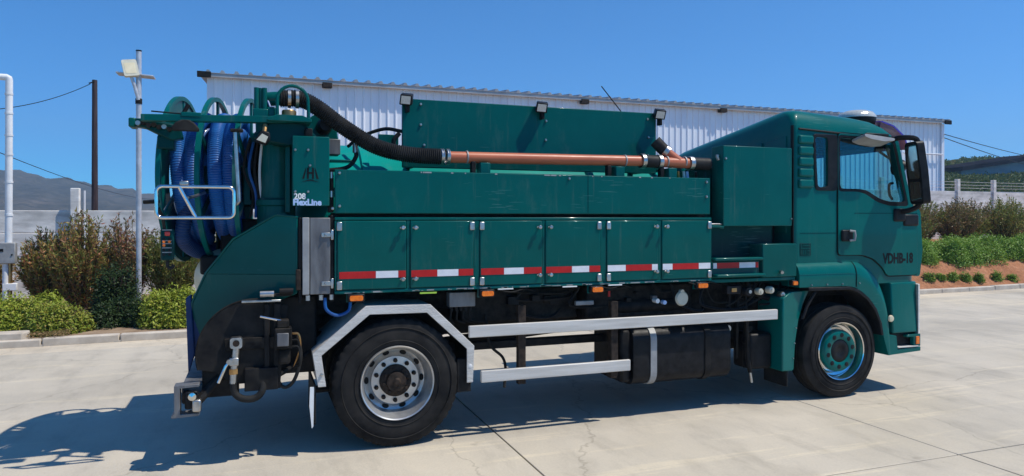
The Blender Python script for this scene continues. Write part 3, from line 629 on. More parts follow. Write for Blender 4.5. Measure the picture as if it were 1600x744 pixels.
B('connector', 'grey_light', 1.66, 1.84, .16, .2, 1.06, 1.10); B('relay_box', 'grey_plate', .46, .69, .12, .22, 1.10, 1.225)
for k in range(5): MB().cyl((.49 + k * .042, .17, 0), .013, 1.06, 1.10, 'w', 8).build('cable_gland', 'black_plastic', TR)
for k in range(4): MB().tube(catmull([(.49 + k * .055, .17, 1.07), (.49 + k * .06, .2, .98), (.55 + k * .1, .3, .93)], 6), .008, 6).build('cable', 'rubber', TR)

# ---- side guard rails, brackets
g1 = B('side_rail', 'aluminium', .598, 3.785, -.005, .03, .853, .952, bev=.006); g2 = B('side_rail', 'aluminium', .704, 2.128, -.005, .03, .468, .567, bev=.006)
for u, m_ in ((1.05, 'hub_rust'), (1.95, 'hub_rust')): B('rail_bracket', m_, u, u + .07, .032, .09, .42, 1.1, bev=.005)
MB().tube(catmull([(.84, .3, 1.0), (.86, .25, .75), (.98, .24, .62), (1.0, .22, .50), (.98, .2, .36)], 8), .013, 7).build('cable', 'rubber', TR, smooth=True)
B('cross_tube', 'black_metal', .3, 2.1, .45, .53, .66, .73)

# ---- fuel tank
fp = rrect(.07, .68, .295, .835, .12, 6); ft = MB().prism(fp, 2.2, 3.28, 'u').build('fuel_tank', 'black_plastic', TR, bevel=.015)
for u, m_ in ((2.38, 'grey_light'), (2.98, 'black_metal')):
    o_ = rrect(.06, .69, .285, .845, .13, 6); MB().prism(o_, u, u + .065, 'u', [rrect(.071, .679, .296, .834, .119, 6)]).build('tank_strap', m_, ft)
B('tank_end', 'black_metal', 2.08, 2.19, .1, .66, .33, .82, bev=.03); B('bracket', 'hub_rust', 1.99, 2.06, .12, .2, .38, .9)
for k in range(3): MB().tube([(3.36 + .1 * k, .2, 1.1), (3.36 + .1 * k, .22, .55 - .1 * k)], .02, 8).build('pipe', 'black_metal', TR, smooth=True)
MB().tube([(3.52, .14, .9), (3.53, .13, .45), (3.55, .12, .32)], .022, 8).build('exhaust_stub', 'black_metal', TR, smooth=True); MB().tube([(3.55, .12, .33), (3.565, .115, .22)], .013, 8).build('pipe_tip', 'steel', TR, smooth=True)
MB().lathe([(.0001, 3.3), (.1, 3.31), (.12, 3.35), (.12, 3.75), (.1, 3.79), (.0001, 3.8)], (0, .45, .62), 'u', 20).build('silencer', 'grime', TR, smooth=True)
for u, w_ in ((3.56, .62), (3.6, .74), (3.34, .76)): MB().lathe([(.0001, -.02), (.03, -.02), (.036, .0), (.03, .03)], (u, .2, w_), 'v', 14).build('coupling', 'steel' if u < 3.4 else 'black_metal', TR, smooth=True)

# ---- side lockers
LK = MB().box(-.497, 3.006, .035, .62, 1.262, 1.858).build('side_locker', 'teal_dark', TR, bevel=.004)
B('locker_frame', 'teal', -.499, 3.008, .0, .034, 1.838, 1.862, par=LK); B('locker_frame', 'teal_worn', -.499, 3.008, .0, .034, 1.258, 1.284, par=LK)
for a, b_ in ((-.499, -.482), (.07, .097), (.64, .69), (1.26, 1.286), (1.826, 1.884), (2.42, 2.455), (2.996, 3.008)): B('locker_post', 'teal', a, b_, .004, .034, 1.285, 1.837, par=LK, bev=.003)
doors = [(-.479, .067), (.100, .637), (.693, 1.257), (1.289, 1.823), (1.887, 2.417), (2.458, 2.993)]
for i, (a, b_) in enumerate(doors):
    d = B('locker_door', 'teal', a, b_, -.006, .03, 1.288, 1.834, par=LK, bev=.008, seg=3)
    lu = b_ - .035 if i % 2 == 0 else a + .035
    for w_ in (1.778, 1.365):
        MB().lathe([(.0001, -.052), (.014, -.05), (.018, -.045), (.018, -.038), (.009, -.034), (.009, 0)], (lu, -.006, w_), 'v', 12).build('latch', 'steel', LK, smooth=True)
        MB().box(lu - .024, lu + .024, -.036, -.026, w_ - .007, w_ + .007).build('latch_handle', 'steel', LK, bevel=.003)
    hu = a if i % 2 == 0 else b_
    for w_ in (1.79, 1.325):
        if i % 2 == 0: MB().box(hu - .006, hu + .036, -.018, -.0065, w_ - .034, w_ + .034).build('hinge', 'steel', LK, bevel=.006)
        else: MB().box(hu - .036, hu + .006, -.018, -.0065, w_ - .034, w_ + .034).build('hinge', 'steel', LK, bevel=.006)
tw0, tw1 = 1.377, 1.432
segs = [(-.465, -.18, 'r'), (-.18, 0, 'w'), (0, .062, 'r'), (.106, .323, 'r'), (.323, .503, 'w'), (.503, .632, 'r'), (.70, .904, 'r'), (.904, 1.085, 'w'), (1.085, 1.252, 'r'), (1.293, 1.539, 'r'), (1.539, 1.708, 'w'), (1.708, 1.818, 'r'),
        (1.892, 2.076, 'w'), (2.076, 2.349, 'r'), (2.349, 2.411, 'w'), (2.464, 2.569, 'w'), (2.569, 2.857, 'r'), (2.857, 2.988, 'w')]
for a, b_, c in segs: MB().box(a + .0008, b_ - .0008, -.009, -.0065, tw0, tw1).build('reflective_strip', 'tape_red' if c == 'r' else 'tape_white', LK)
sc = MB()
for k in range(46):   # paint chips along the lower sill
    u = random.uniform(-.45, 2.95); l = random.choice([.01, .015, .03, .06, .1]); sc.box(u, u + l, -.0016, -.0005, 1.262, 1.262 + random.uniform(.004, .012))
tag(sc.build('paint_chips', 'grey_light', LK), None, None, kind='stuff')
def amber(u, w_, v=-.03, sx=.066, sz=.031):
    h = B('marker_lamp', 'black_plastic', u - sx, u + sx, v, v + .05, w_ - sz, w_ + sz, bev=.008)
    MB().prism(rrect(u - sx * .78, u + sx * .78, w_ - sz * .66, w_ + sz * .66, .012), v - .014, v + .002).build('lens', 'amber_lens', h, bevel=.006)
    B('lamp_bracket', 'teal_worn', u - sx * 1.08, u + sx * 1.08, v + .0505, v + .06, w_ - sz * 1.15, w_ + sz * 1.5, par=h, bev=0)
for u, w_ in ((-.336, 1.225), (.75, 1.222), (1.778, 1.22), (2.886, 1.219)): amber(u, w_)
amber(4.0, 1.205, .0, .035, .028)
B('sill_sticker', 'green_ink', .18, .32, .002, .006, 1.236, 1.25, bev=0)
for k in range(3): MB().tube(catmull([(.85 + k * .95, .0, 1.25), (.97 + k * .95, -.01, 1.225), (1.1 + k * .95, .01, 1.245), (1.2 + k * .95, .02, 1.22)], 6), .005, 5).build('cable', 'rubber', TR, smooth=True)
for u in (.85, 1.45, 1.9): B('sill_weld', 'white_paint', u, u + random.choice([.05, .14]), -.008, .002, 1.247, 1.257, bev=.002)

# ---- upper tray fascia and hose tray
tray = B('tray_panel', 'teal', -.497, 3.0, .012, .045, 1.892, 2.238, bev=.007, seg=3)
B('tray_lip', 'teal', -.497, 3.0, .047, .12, 2.226, 2.2395, par=tray, bev=.003)
B('tray_floor', 'teal_dark', -.45, 2.95, .05, .42, 1.90, 1.94, par=tray)
B('tray_gap', 'black_metal', -.48, 3.0, .10, .5, 1.80, 1.90, par=tray, bev=0)
B('tray_joint', 'teal_dark', 1.705, 1.709, .0095, .012, 1.90, 2.236, par=tray, bev=0)
for u in (-.462, 1.52, 2.955):
    for w_ in ((2.21, 1.95) if u < 0 else ((2.205,) if u < 2 else (2.20, 2.06))): bolt(u, .011, w_, tray, .013)
for k in range(14): u = random.uniform(-.3, 2.9); B('tray_chip', 'grey_light', u, u + random.choice([.01, .02, .06]), .0105, .0118, 2.225, 2.236, par=tray, bev=0)

# ---- tank behind
tk = MB().lathe([(.0001, -.30), (.35, -.27), (.62, -.18), (.76, -.03), (.80, .12), (.80, 3.25), (.76, 3.4), (.5, 3.52), (.0001, 3.56)], (-.5, 1.25, 1.75), 'u', 64).build('vacuum_tank', 'teal_tank_sunlit', TR, smooth=True)
for u in (-.2, .9, 2.0): MB().lathe([(.80, 0), (.825, .01), (.825, .07), (.80, .08)], (u, 1.25, 1.75), 'u', 64).build('tank_band', 'teal_tank_sunlit', tk, smooth=True)
B('tank_saddle', 'black_metal', -.4, 3.0, .65, 1.85, 1.24, 1.5, bev=0)
# upright dark panel with work lamps
dp = B('upright_panel', 'teal', .125, 2.683, .46, .49, 2.30, 2.905, bev=.008, seg=3)
B('panel_brace', 'teal_dark', .2, .24, .49, 1.0, 2.3, 2.36, par=dp); B('panel_brace', 'teal_dark', 2.5, 2.54, .49, 1.0, 2.3, 2.36, par=dp)
for u in (.30, 1.49, 2.58):
    for w_ in (2.86, 2.68, 2.50): bolt(u + random.uniform(-.02, .02), .459, w_ - (.02 if u > 2 else .09 if u > 1 else 0), dp, .013)
for u in (.165, 1.435, 2.70):
    lm = MB().prism([(-.07, -.05), (.06, -.062), (.075, .05), (-.05, .062)], -.12, -.0).build('work_lamp', 'black_plastic', TR, bevel=.01); lm.location = (u, .45, 2.905); lm.scale = (.82, .8, .82); lm.rotation_euler = (R(18), 0, R(-20))
    lm.matrix_parent_inverse = wmat(TR).inverted()
    g = MB().prism([(-.052, -.036), (.046, -.046), (.058, .036), (-.038, .046)], -.124, -.1205).build('lens', 'lamp_glass', lm)
    g.matrix_parent_inverse = Matrix.Identity(4)
    B('lamp_bracket', 'black_metal', u - .015, u + .015, .40, .455, 2.78, 2.87, bev=.003)
MB().tube(catmull([(.13, .5, 2.62), (-.02, .55, 2.64), (-.2, .7, 2.58), (-.3, .8, 2.5)], 8), .016, 8).build('hydraulic_hose', 'rubber', TR, smooth=True)
MB().tube(catmull([(.10, .46, 2.60), (.05, .47, 2.52), (.10, .5, 2.42)], 8), .02, 8).build('hydraulic_hose', 'rubber', TR, smooth=True)
B('hinge_plate', 'teal', -.06, .12, .6, .62, 2.46, 2.60)
B('antenna', 'black_plastic', 0, .01, 0, .01, 0, .01, bev=0) if False else None
MB().tube([(2.60, .9, 2.9), (2.35, 1.0, 3.25)], .006, 5).build('whip_aerial', 'black_metal', TR)

# ---- suction pipe
pv = .15
pp = MB().tube([(.47, pv, 2.374), (2.33, pv, 2.394)], .049, 20).build('suction_pipe', 'orange_pipe', TR, smooth=True)
def ring(u, w_, r, l, mat, par, v=pv): return MB().lathe([(r * .9, -l), (r, -l), (r * 1.04, -l * .6), (r * .98, 0), (r * 1.04, l * .6), (r, l), (r * .9, l)], (u, v, w_), 'u', 24).build('hose_clamp', mat, par, smooth=True)
for u in (.40, .45): ring(u, 2.376, .068, .014, 'steel', pp)
ring(2.34, 2.394, .068, .02, 'steel', pp); ring(2.52, 2.39, .068, .02, 'steel', pp); ring(2.87, 2.386, .066, .022, 'steel', pp)
for u in (.62, 2.15, 2.60, 2.80): MB().lathe([(.05, -.006), (.056, -.006), (.056, .006), (.05, .006)], (u, pv, 2.378 + (u - .5) * .008), 'u', 24).build('pipe_strap', 'grey_light', pp, smooth=True)
MB().tube([(2.35, pv, 2.394), (2.52, pv, 2.39)], .06, 18).build('rubber_sleeve', 'hose_black', pp, smooth=True)
MB().tube([(2.53, pv, 2.39), (2.86, pv, 2.386)], .05, 20).build('branch_piece', 'orange_pipe', pp, smooth=True); MB().tube([(2.74, pv, 2.40), (2.62, pv + .05, 2.50)], .048, 18).build('branch_arm', 'orange_pipe', pp, smooth=True)
MB().tube([(2.63, pv + .05, 2.49), (2.54, pv + .1, 2.60)], .058, 18).build('rubber_sleeve', 'hose_black', pp, smooth=True); 
sw = MB().tube([(2.645, pv + .04, 2.48), (2.615, pv + .055, 2.505)], .066, 18).build('hose_clamp', 'steel', pp, smooth=True)
MB().tube([(2.88, pv, 2.386), (3.08, pv, 2.384)], .06, 18).build('rubber_sleeve', 'hose_black', pp, smooth=True)
for u in (.72, 2.02, 2.58): B('pipe_cradle', 'teal', u, u + .09, .07, .2, 2.2, 2.33); B('cradle_leg', 'black_metal', u - .07, u - .03, .1, .16, 2.1, 2.34)
for k, (u, m_) in enumerate(((2.78, 'brass'), (2.84, 'white_paint'), (2.88, 'blue_white'), (2.98, 'black_plastic'))): MB().tube([(u, .2, 2.2), (u - .02, .19, 2.31)], .014, 8).build('hydraulic_line', m_, TR, smooth=True)
MB().tube(catmull([(2.72, .35, 2.46), (2.80, .3, 2.44), (2.9, .3, 2.43)], 6), .022, 8).build('coupling', 'blue_white', TR, smooth=True)
# black corrugated suction hose
hp = catmull([(-.90, .20, 2.803), (-.74, .20, 2.803), (-.60, .20, 2.735), (-.40, .2, 2.592), (-.14, .19, 2.445), (.12, .17, 2.388), (.40, .15, 2.376)], 14)
sh_ = ribbed(hp, .070, .017, .008, 16).build('suction_hose', 'hose_black', TR, smooth=True)
for u in (-.83, -.77): MB().lathe([(.066, -.014), (.075, -.012), (.075, .012), (.066, .014)], (u, .20, 2.804), 'u', 24).build('hose_clamp', 'steel', sh_, smooth=True)

# ---- housing behind the cab, tool box, step
hs = MB().box(3.07, 3.90, .20, 2.25, 1.3, 2.36).build('rear_housing', 'teal_dark', TR, bevel=.02, seg=3)
tb = B('tool_box', 'teal', 3.142, 3.962, -.0, .186, 1.779, 2.556, bev=.006)
bolt(3.165, -.001, 2.43, tb, .012); bolt(3.95, -.001, 1.85, tb, .008)
lt = MB().tube([(3.138, .07, 2.42), (3.125, .07, 2.45), (3.128, .07, 2.47)], .016, 8).build('side_latch', 'steel', tb, smooth=True)
B('recess_back', 'black_metal', 3.02, 4.0, .30, .34, 1.25, 1.80, bev=0); B('recess_floor', 'black_metal', 3.02, 3.6, .06, .3, 1.44, 1.455, bev=0)
sb = B('step_box', 'teal', 3.02, 3.59, .03, .30, 1.275, 1.440, bev=.008)
B('step_lip', 'teal', 3.03, 3.59, -.03, .05, 1.445, 1.475, par=sb, bev=.01); B('step_tread', 'teal', 3.03, 3.595, -.06, .03, 1.290, 1.318, par=sb, bev=.01)
for a, b_, c in ((3.045, 3.085, 'w'), (3.085, 3.345, 'r'), (3.345, 3.535, 'w'), (3.535, 3.57, 'r')): MB().box(a, b_, .0235, .0295, 1.372, 1.425).build('reflective_strip', 'tape_red' if c == 'r' else 'tape_white', sb)
bx = B('battery_box', 'teal', 3.606, 4.022, .0, .30, 1.272, 1.602, bev=.008)
MB().tube([(3.82, -.002, 1.325), (3.80, -.05, 1.32)], .016, 8).build('box_knob', 'steel', bx, smooth=True)
B('box_sill', 'teal_worn', 3.02, 4.02, .02, .06, 1.235, 1.268)
MB().tube([(3.0, .02, 1.775), (3.09, .0, 1.775), (3.13, -.02, 1.765)], .014, 8).build('grab_hook', 'teal', TR, smooth=True)
MB().tube([(3.0, .02, 1.80), (3.14, .02, 1.80)], .006, 6).build('latch_rod', 'steel', TR, smooth=True)
for (u, w_, m_, r) in ((3.47, 1.135, 'black_plastic', .05), (3.61, 1.13, 'lamp_cream', .034), (3.74, 1.14, 'lamp_cream', .036), (3.88, 1.09, 'steel', .03)):
    k_ = MB().lathe([(.0001, -.035), (r * .8, -.033), (r, -.02), (r, .03)], (u, .06, w_), 'v', 20).build('tank_port', m_, TR, smooth=True)
    MB().cyl((u, .06, w_), r * .35, -.045, -.034, 'v', 10).build('port_boss', 'steel' if r > .045 else m_, k_)
    MB().tube(catmull([(u, .1, w_), (u - .04, .18, w_ - .1), (u - .15, .2, .98)], 6), .012, 7).build('hose', 'rubber', k_, smooth=True)
B('tail_socket', 'black_plastic', 3.2, 3.36, .02, .1, 1.12, 1.2); B('socket_lens', 'brass', 3.25, 3.31, .012, .02, 1.14, 1.18)

MB().tube([(2.93 + .11 * math.cos(R(a)), .62 - .05 * math.cos(R(a)), 2.33 + .17 * math.sin(R(a))) for a in range(0, 181, 12)], .045, 12).build('air_pipe', 'teal_cab', TR, smooth=True)
MB().tube([(2.50, .75, 2.47), (2.72, .72, 2.47), (2.80, .72, 2.44)], .04, 12).build('air_pipe', 'teal_cab', TR, smooth=True)
# ---- cab
def bool_diff(a, cutters, name):
    dg_obj = bpy.data.objects.new(name, a); COL.objects.link(dg_obj); tmp = []
    for c in cutters:
        o = bpy.data.objects.new('cut', c); COL.objects.link(o); tmp.append(o)
        m = dg_obj.modifiers.new('b', 'BOOLEAN'); m.operation = 'DIFFERENCE'; m.solver = 'EXACT'; m.object = o
    dg = bpy.context.evaluated_depsgraph_get(); me = bpy.data.meshes.new_from_object(dg_obj.evaluated_get(dg)); me.name = name
    for o in tmp + [dg_obj]: bpy.data.objects.remove(o)
    return me
def mesh_of(mb):
    me = bpy.data.meshes.new('m'); me.from_pydata(mb.v, [], mb.f); bm = bmesh.new(); bm.from_mesh(me); bmesh.ops.recalc_face_normals(bm, faces=bm.faces); bm.to_mesh(me); bm.free(); return me
def plan(ur, uf, v0, rf, rr):
    v1 = 2.5 - v0; out = []
    for cx, cy, a0, r in ((uf - rf, v1 - rf, 0, rf), (ur + rr, v1 - rr, 90, rr), (ur + rr, v0 + rr, 180, rr), (uf - rf, v0 + rf, 270, rf)):
        for i in range(9): a = R(a0 + 90 * i / 8); out.append((cx + r * math.cos(a), cy + r * math.sin(a)))
    return out
def loft(sl, drop=True):
    b = MB(); n = 36
    for w_, ur, uf, v0, rf, rr in sl:
        for u, v in plan(ur, uf, v0, rf, rr):
            crown = .045 * (1 - ((v - 1.25) / 1.25) ** 2) if w_ > 2.8 else 0
            b.v.append((u, v, w_ - .145 * max(0, v - .12) * sstep(2.35, 2.9, w_) * (1 - sstep(4.3, 5.4, u)) - (.075 * max(0, u - 4.25) * sstep(2.45, 2.9, w_) if drop else 0) + crown))
    for i in range(len(sl) - 1):
        for k in range(n): k2 = (k + 1) % n; b.f.append((i * n + k, i * n + k2, (i + 1) * n + k2, (i + 1) * n + k))
    b.f.append(tuple(range(n))); m = (len(sl) - 1) * n; b.f.append(tuple(m + k for k in range(n))); return b
outer = [(1.16, 4.04, 5.78, .06, .22, .05), (1.45, 4.04, 5.80, .06, .22, .05), (1.95, 4.04, 5.80, .06, .24, .05), (2.10, 4.04, 5.77, .06, .24, .05), (2.72, 4.04, 5.56, .06, .22, .05), (2.76, 4.04, 5.545, .062, .22, .05),
         (2.83, 4.045, 5.50, .075, .22, .06), (2.90, 4.06, 5.42, .11, .22, .07), (2.95, 4.09, 5.30, .16, .22, .09), (2.985, 4.14, 5.15, .25, .22, .1), (3.0, 4.25, 4.95, .40, .22, .1)]
inner = [(w_, ur + .06, uf - .06, v0 + .05, rf, rr) for w_, ur, uf, v0, rf, rr in outer if 1.4 < w_ < 2.9]; inner[0] = (1.45,) + inner[0][1:]; inner[-1] = (2.84,) + inner[-1][1:]
def smooth_poly(pts, r=.03, k=4):
    out = []; n = len(pts)
    for i in range(n):
        p, a, b = Vector(pts[i]), Vector(pts[i - 1]), Vector(pts[(i + 1) % n]); d0 = (a - p); d1 = (b - p); q = min(r, d0.length * .45, d1.length * .45); s0 = p + d0.normalized() * q; s1 = p + d1.normalized() * q
        for j in range(k + 1): t = j / k; out.append(tuple(s0 * (1 - t) ** 2 + p * 2 * t * (1 - t) + s1 * t * t))
    return out
win = smooth_poly([(4.625, 2.700), (5.36, 2.675), (5.545, 2.03), (5.30, 2.035), (5.16, 2.07), (5.0, 2.15), (4.90, 2.165), (4.635, 2.165)], .045)
qwin = smooth_poly([(4.305, 2.690), (4.47, 2.690), (4.47, 2.175), (4.34, 2.175)], .04)
wsh = smooth_poly([(.22, 1.98), (2.28, 1.98), (2.22, 2.66), (.28, 2.66)], .06)
win_out = smooth_poly([(4.60, 2.725), (5.385, 2.70), (5.585, 1.985), (5.30, 1.99), (5.13, 2.03), (4.98, 2.11), (4.88, 2.135), (4.60, 2.135)], .05)
cme = bool_diff(mesh_of(loft(outer)), [mesh_of(loft(inner)), mesh_of(MB().prism(win, -.2, 2.7)), mesh_of(MB().prism(qwin, -.2, 2.7)), mesh_of(MB().prism(wsh, 5.0, 6.1, 'u'))], 'cab')
cme.materials.clear(); cme.materials.append(MATS['teal_cab']); CAB = link('cab', cme, TR, smooth=True)
# door skin with its dark shut line
dpoly = smooth_poly([(4.605, 2.745), (5.425, 2.72), (5.625, 2.02), (5.70, 1.93), (5.715, 1.24), (5.27, 1.24), (5.215, 1.33), (5.08, 1.43), (4.93, 1.47), (4.605, 1.47)], .05)
def grow(poly, d): c = Vector((sum(p[0] for p in poly) / len(poly), sum(p[1] for p in poly) / len(poly))); return [tuple(Vector(p) + (Vector(p) - c).normalized() * d) for p in poly]
MB().prism(grow(dpoly, .013), .0545, .0585, 'v', [win_out]).build('door_seal', 'black_ink', CAB)
MB().prism(dpoly, .046, .056, 'v', [win_out]).build('door', 'teal_cab', CAB, bevel=.005)
MB().prism(grow(win_out, .004), .049, .0565, 'v', [win]).build('window_frame', 'black_plastic', CAB, bevel=.003)
qo = smooth_poly([(4.275, 2.72), (4.598, 2.72), (4.598, 2.14), (4.31, 2.14)], .045)
MB().prism(qo, .049, .0565, 'v', [qwin]).build('window_frame', 'black_plastic', CAB, bevel=.003)
MB().prism(grow(win, .006), .064, .068).build('window_pane', 'cab_glass', CAB); MB().prism(grow(qwin, .006), .064, .068).build('window_pane', 'cab_glass', CAB)
MB().prism(grow(win, .006), 2.432, 2.436).build('window_pane', 'cab_glass', CAB)
ws = MB(); 
pts = [(.23, 5.79, 1.99), (2.27, 5.79, 1.99), (2.21, 5.555, 2.655), (.29, 5.555, 2.655)]
ws.add([(u, v, w_) for v, u, w_ in pts] + [(u - .01, v, w_) for v, u, w_ in pts], [(0, 1, 2, 3), (7, 6, 5, 4), (0, 4, 5, 1), (1, 5, 6, 2), (2, 6, 7, 3), (3, 7, 4, 0)]).build('windscreen', 'cab_glass', CAB)
# roof gutter, corner pillar trim
MB().tube([(4.10, .058, 2.765), (4.6, .056, 2.742), (5.25, .057, 2.685 + .015), (5.40, .063, 2.68)], .011, 6).build('roof_gutter', 'black_ink', CAB, smooth=True)
for k in range(5):
    w_ = 2.655 - k * .112; MB().box(4.09, 4.275, .028, .075, w_ - .044, w_ + .044).build('air_louvre', 'teal_cab', CAB, bevel=.021, seg=4)
B('rear_seal', 'black_ink', 4.034, 4.044, .066, .10, 1.42, 2.80, par=CAB, bev=0)
MB().prism([(.52, 1.7), (2.1, 1.7), (2.1, 2.45), (.52, 2.665)], 4.015, 4.045, 'u').build('rear_wall_panel', 'teal_cab', CAB, bevel=.01)
MB().prism([(.16, 1.7), (.46, 1.7), (.46, 2.66), (.16, 2.70)], 4.026, 4.045, 'u').build('rear_wall_panel', 'teal_cab', CAB, bevel=.008)
# lower creases on door and panel behind, their shade painted as dark teal strips
B('crease_shade_strip', 'teal_dark', 4.82, 5.71, .0445, .0475, 1.905, 1.913, par=CAB, bev=0)
mk = B('embossed_plate', 'teal_dark', 4.115, 4.255, .055, .0595, 1.475, 1.60, par=CAB, bev=.003)
for q in ((4.125, 4.245, 1.545, 1.552), (4.125, 4.132, 1.552, 1.59), (4.15, 4.235, 1.575, 1.582), (4.13, 4.137, 1.485, 1.53), (4.155, 4.162, 1.485, 1.53), (4.18, 4.187, 1.485, 1.53), (4.21, 4.24, 1.485, 1.492), (4.21, 4.24, 1.52, 1.527)): B('embossed_mark', 'teal', q[0], q[1], .0535, .0548, q[2], q[3], par=CAB, bev=0)
B('crease_shade_strip', 'teal_dark', 4.12, 4.60, .057, .0598, 1.70, 1.706, par=CAB, bev=0)
dh = B('door_handle', 'black_plastic', 4.635, 4.785, .018, .050, 1.615, 1.735, par=CAB, bev=.018, seg=3)
MB().tube([(4.72, .01, 1.725), (4.765, -.012, 1.72), (4.77, -.014, 1.675), (4.765, -.012, 1.63), (4.72, .01, 1.625)], .013, 8).build('handle_grip', 'grey_light', CAB, smooth=True)
text('VDHB-18', 'plate_lettering', 'black_ink', CAB, Vector((5.215, .0455, 1.375)), .150, .0012, sx=.72, bold=.006)
# lower door step edge and corner deflector
MB().prism(smooth_poly([(5.72, 1.22), (5.80, 1.22), (5.84, 1.5), (5.81, 1.93), (5.735, 2.0)], .03), .09, .2).build('corner_deflector', 'teal_cab', CAB, bevel=.03, seg=3)
B('corner_trim', 'black_plastic', 5.50, 5.72, .03, .07, 1.77, 1.90, par=CAB, bev=.02)
B('front_panel', 'teal_cab', 5.72, 5.83, .25, 2.25, 1.2, 1.9, par=CAB, bev=.03); 
for k in range(5): B('grille_slat', 'black_plastic', 5.825, 5.85, .4, 2.1, 1.25 + k * .12, 1.31 + k * .12, par=CAB, bev=.01)
# interior
B('dashboard', 'interior', 5.25, 5.7, .14, 2.36, 1.5, 2.0, par=CAB, bev=.05)
for v in (.32, 1.6): 
    B('seat', 'interior', 4.55, 5.05, v, v + .55, 1.5, 1.75, par=CAB, bev=.06); B('seat_back', 'interior', 4.42, 4.58, v + .02, v + .5, 1.7, 2.34, par=CAB, bev=.05)
MB().lathe([(.2, -.015), (.215, 0), (.2, .015), (.185, 0), (.2, -.015)], (0, 0, 0), 'w', 32).build('steering_wheel', 'interior', CAB, smooth=True).location = (5.28, 1.95, 2.08)
MB().tube(catmull([(5.44, .13, 2.06), (5.40, .13, 2.12), (5.40, .13, 2.22), (5.45, .13, 2.24)], 6), .014, 8).build('grab_handle', 'interior', CAB, smooth=True)
B('headliner', 'interior', 4.3, 5.42, .16, 1.0, 2.70, 2.73, par=CAB, bev=.01)
B('inner_visor', 'interior', 4.98, 5.4, .2, .9, 2.60, 2.64, par=CAB, bev=.01)
# sun visor: purple, standing off the top of the windscreen
sv = MB(); nn = 26; V_ = []; pr = ((5.50, 2.955), (5.68, 2.91), (5.84, 2.80), (5.90, 2.66))
for i in range(nn + 1):
    v = .20 + 2.10 * i / nn; e = 1 - abs((v - 1.25) / 1.06) ** 5
    for off in (0, .014):
        for du, w_ in pr: V_.append((du - off - .14 * (1 - e), v, w_ - off - .03 * (1 - e)))
F_ = []
for i in range(nn):
    o = i * 8; p_ = o + 8
    for j in (0, 1, 2): F_ += [(o + j, o + j + 1, p_ + j + 1, p_ + j), (o + 4 + j, p_ + 4 + j, p_ + 5 + j, o + 5 + j)]
    F_ += [(o, p_, p_ + 4, o + 4), (o + 3, o + 7, p_ + 7, p_ + 3)]
for o in (0, nn * 8): F_ += [(o + j, o + j + 1, o + j + 5, o + j + 4) for j in range(3)]
sv.add(V_, F_).build('sun_visor', 'purple', CAB, smooth=True)
for v in (.45, 1.25, 2.05): MB().tube([(5.5, v, 2.80), (5.60, v, 2.90)], .012, 6).build('visor_stay', 'black_plastic', CAB, smooth=True)
# beacon bar
bc = MB().lathe([(.0001, .13), (.13, .125), (.20, .10), (.235, .055), (.24, .03), (.0001, .03)], (5.60, .95, 2.98), 'w', 40).build('beacon', 'lamp_glass', CAB, smooth=True)
MB().lathe([(.0001, -.06), (.21, -.06), (.235, .0), (.235, .031), (.0001, .031)], (5.60, .95, 2.98), 'w', 40).build('beacon_base', 'black_plastic', CAB, smooth=True)
for o in (bc, bpy.data.objects['beacon_base']): o.scale = (.86, .86, .9); o.location = (.50, -.32, .275)
# mirrors
def mirror(poly_vw, u0, u1, name): return MB().prism(poly_vw, u0, u1, 'u').build(name, 'black_plastic', CAB, bevel=.02, seg=3)
mr = MB().prism(smooth_poly([(-.13, -.33), (.11, -.33), (.13, .0), (.115, .33), (-.11, .335), (-.135, .0)], .05), -.055, .05, 'u').build('mirror', 'black_plastic', CAB, bevel=.02, seg=3)
gl = MB().prism(smooth_poly([(-.105, -.06), (.085, -.06), (.095, .295), (-.09, .3)], .03), -.0575, -.0555, 'u').build('mirror_glass', 'mirror_glass', mr)
gl2 = MB().prism(smooth_poly([(-.105, -.30), (.085, -.30), (.085, -.09), (-.105, -.09)], .03), -.0575, -.0555, 'u').build('mirror_glass', 'mirror_glass', mr)
mr.scale = (.8, .88, 1); mr.location = (5.50, -.13, 2.335); mr.rotation_euler = (0, R(-6), R(-14))
MB().tube(catmull([(5.36, .06, 2.70), (5.38, -.02, 2.715), (5.46, -.13, 2.70), (5.50, -.15, 2.64)], 6), .028, 8).build('mirror_arm', 'black_plastic', CAB, smooth=True)
MB().tube(catmull([(5.46, .06, 1.93), (5.48, -.02, 1.935), (5.52, -.10, 1.97), (5.535, -.13, 2.02)], 6), .028, 8).build('mirror_arm', 'black_plastic', CAB, smooth=True)
B('mirror_mount', 'black_plastic', 5.36, 5.52, .02, .06, 1.82, 1.96, par=CAB, bev=.02)
km = MB().prism(smooth_poly([(-.19, -.0), (.19, -.035), (.185, -.06), (.05, -.075), (-.12, -.055), (-.19, -.03)], .02), -.11, .11).build('kerb_mirror', 'grey_light', CAB, bevel=.02, seg=3); km.scale = (1.05, .8, 1); km.location = (5.0, -.02, 2.705); km.rotation_euler = (R(-14), 0, 0)
MB().box(-.15, .15, -.09, .09, -.002, .02).build('mirror_shell', 'black_plastic', km, bevel=.01)
fm = MB().lathe([(.0001, -.05), (.07, -.045), (.1, 0), (.085, .03), (.0001, .04)], (0, 0, 0), 'u', 20).build('front_mirror', 'black_plastic', CAB, smooth=True); fm.location = (5.86, .42, 2.44); fm.rotation_euler = (0, R(25), 0)
MB().tube([(5.6, .45, 2.62), (5.8, .42, 2.5)], .014, 6).build('mirror_stalk', 'black_plastic', CAB, smooth=True)

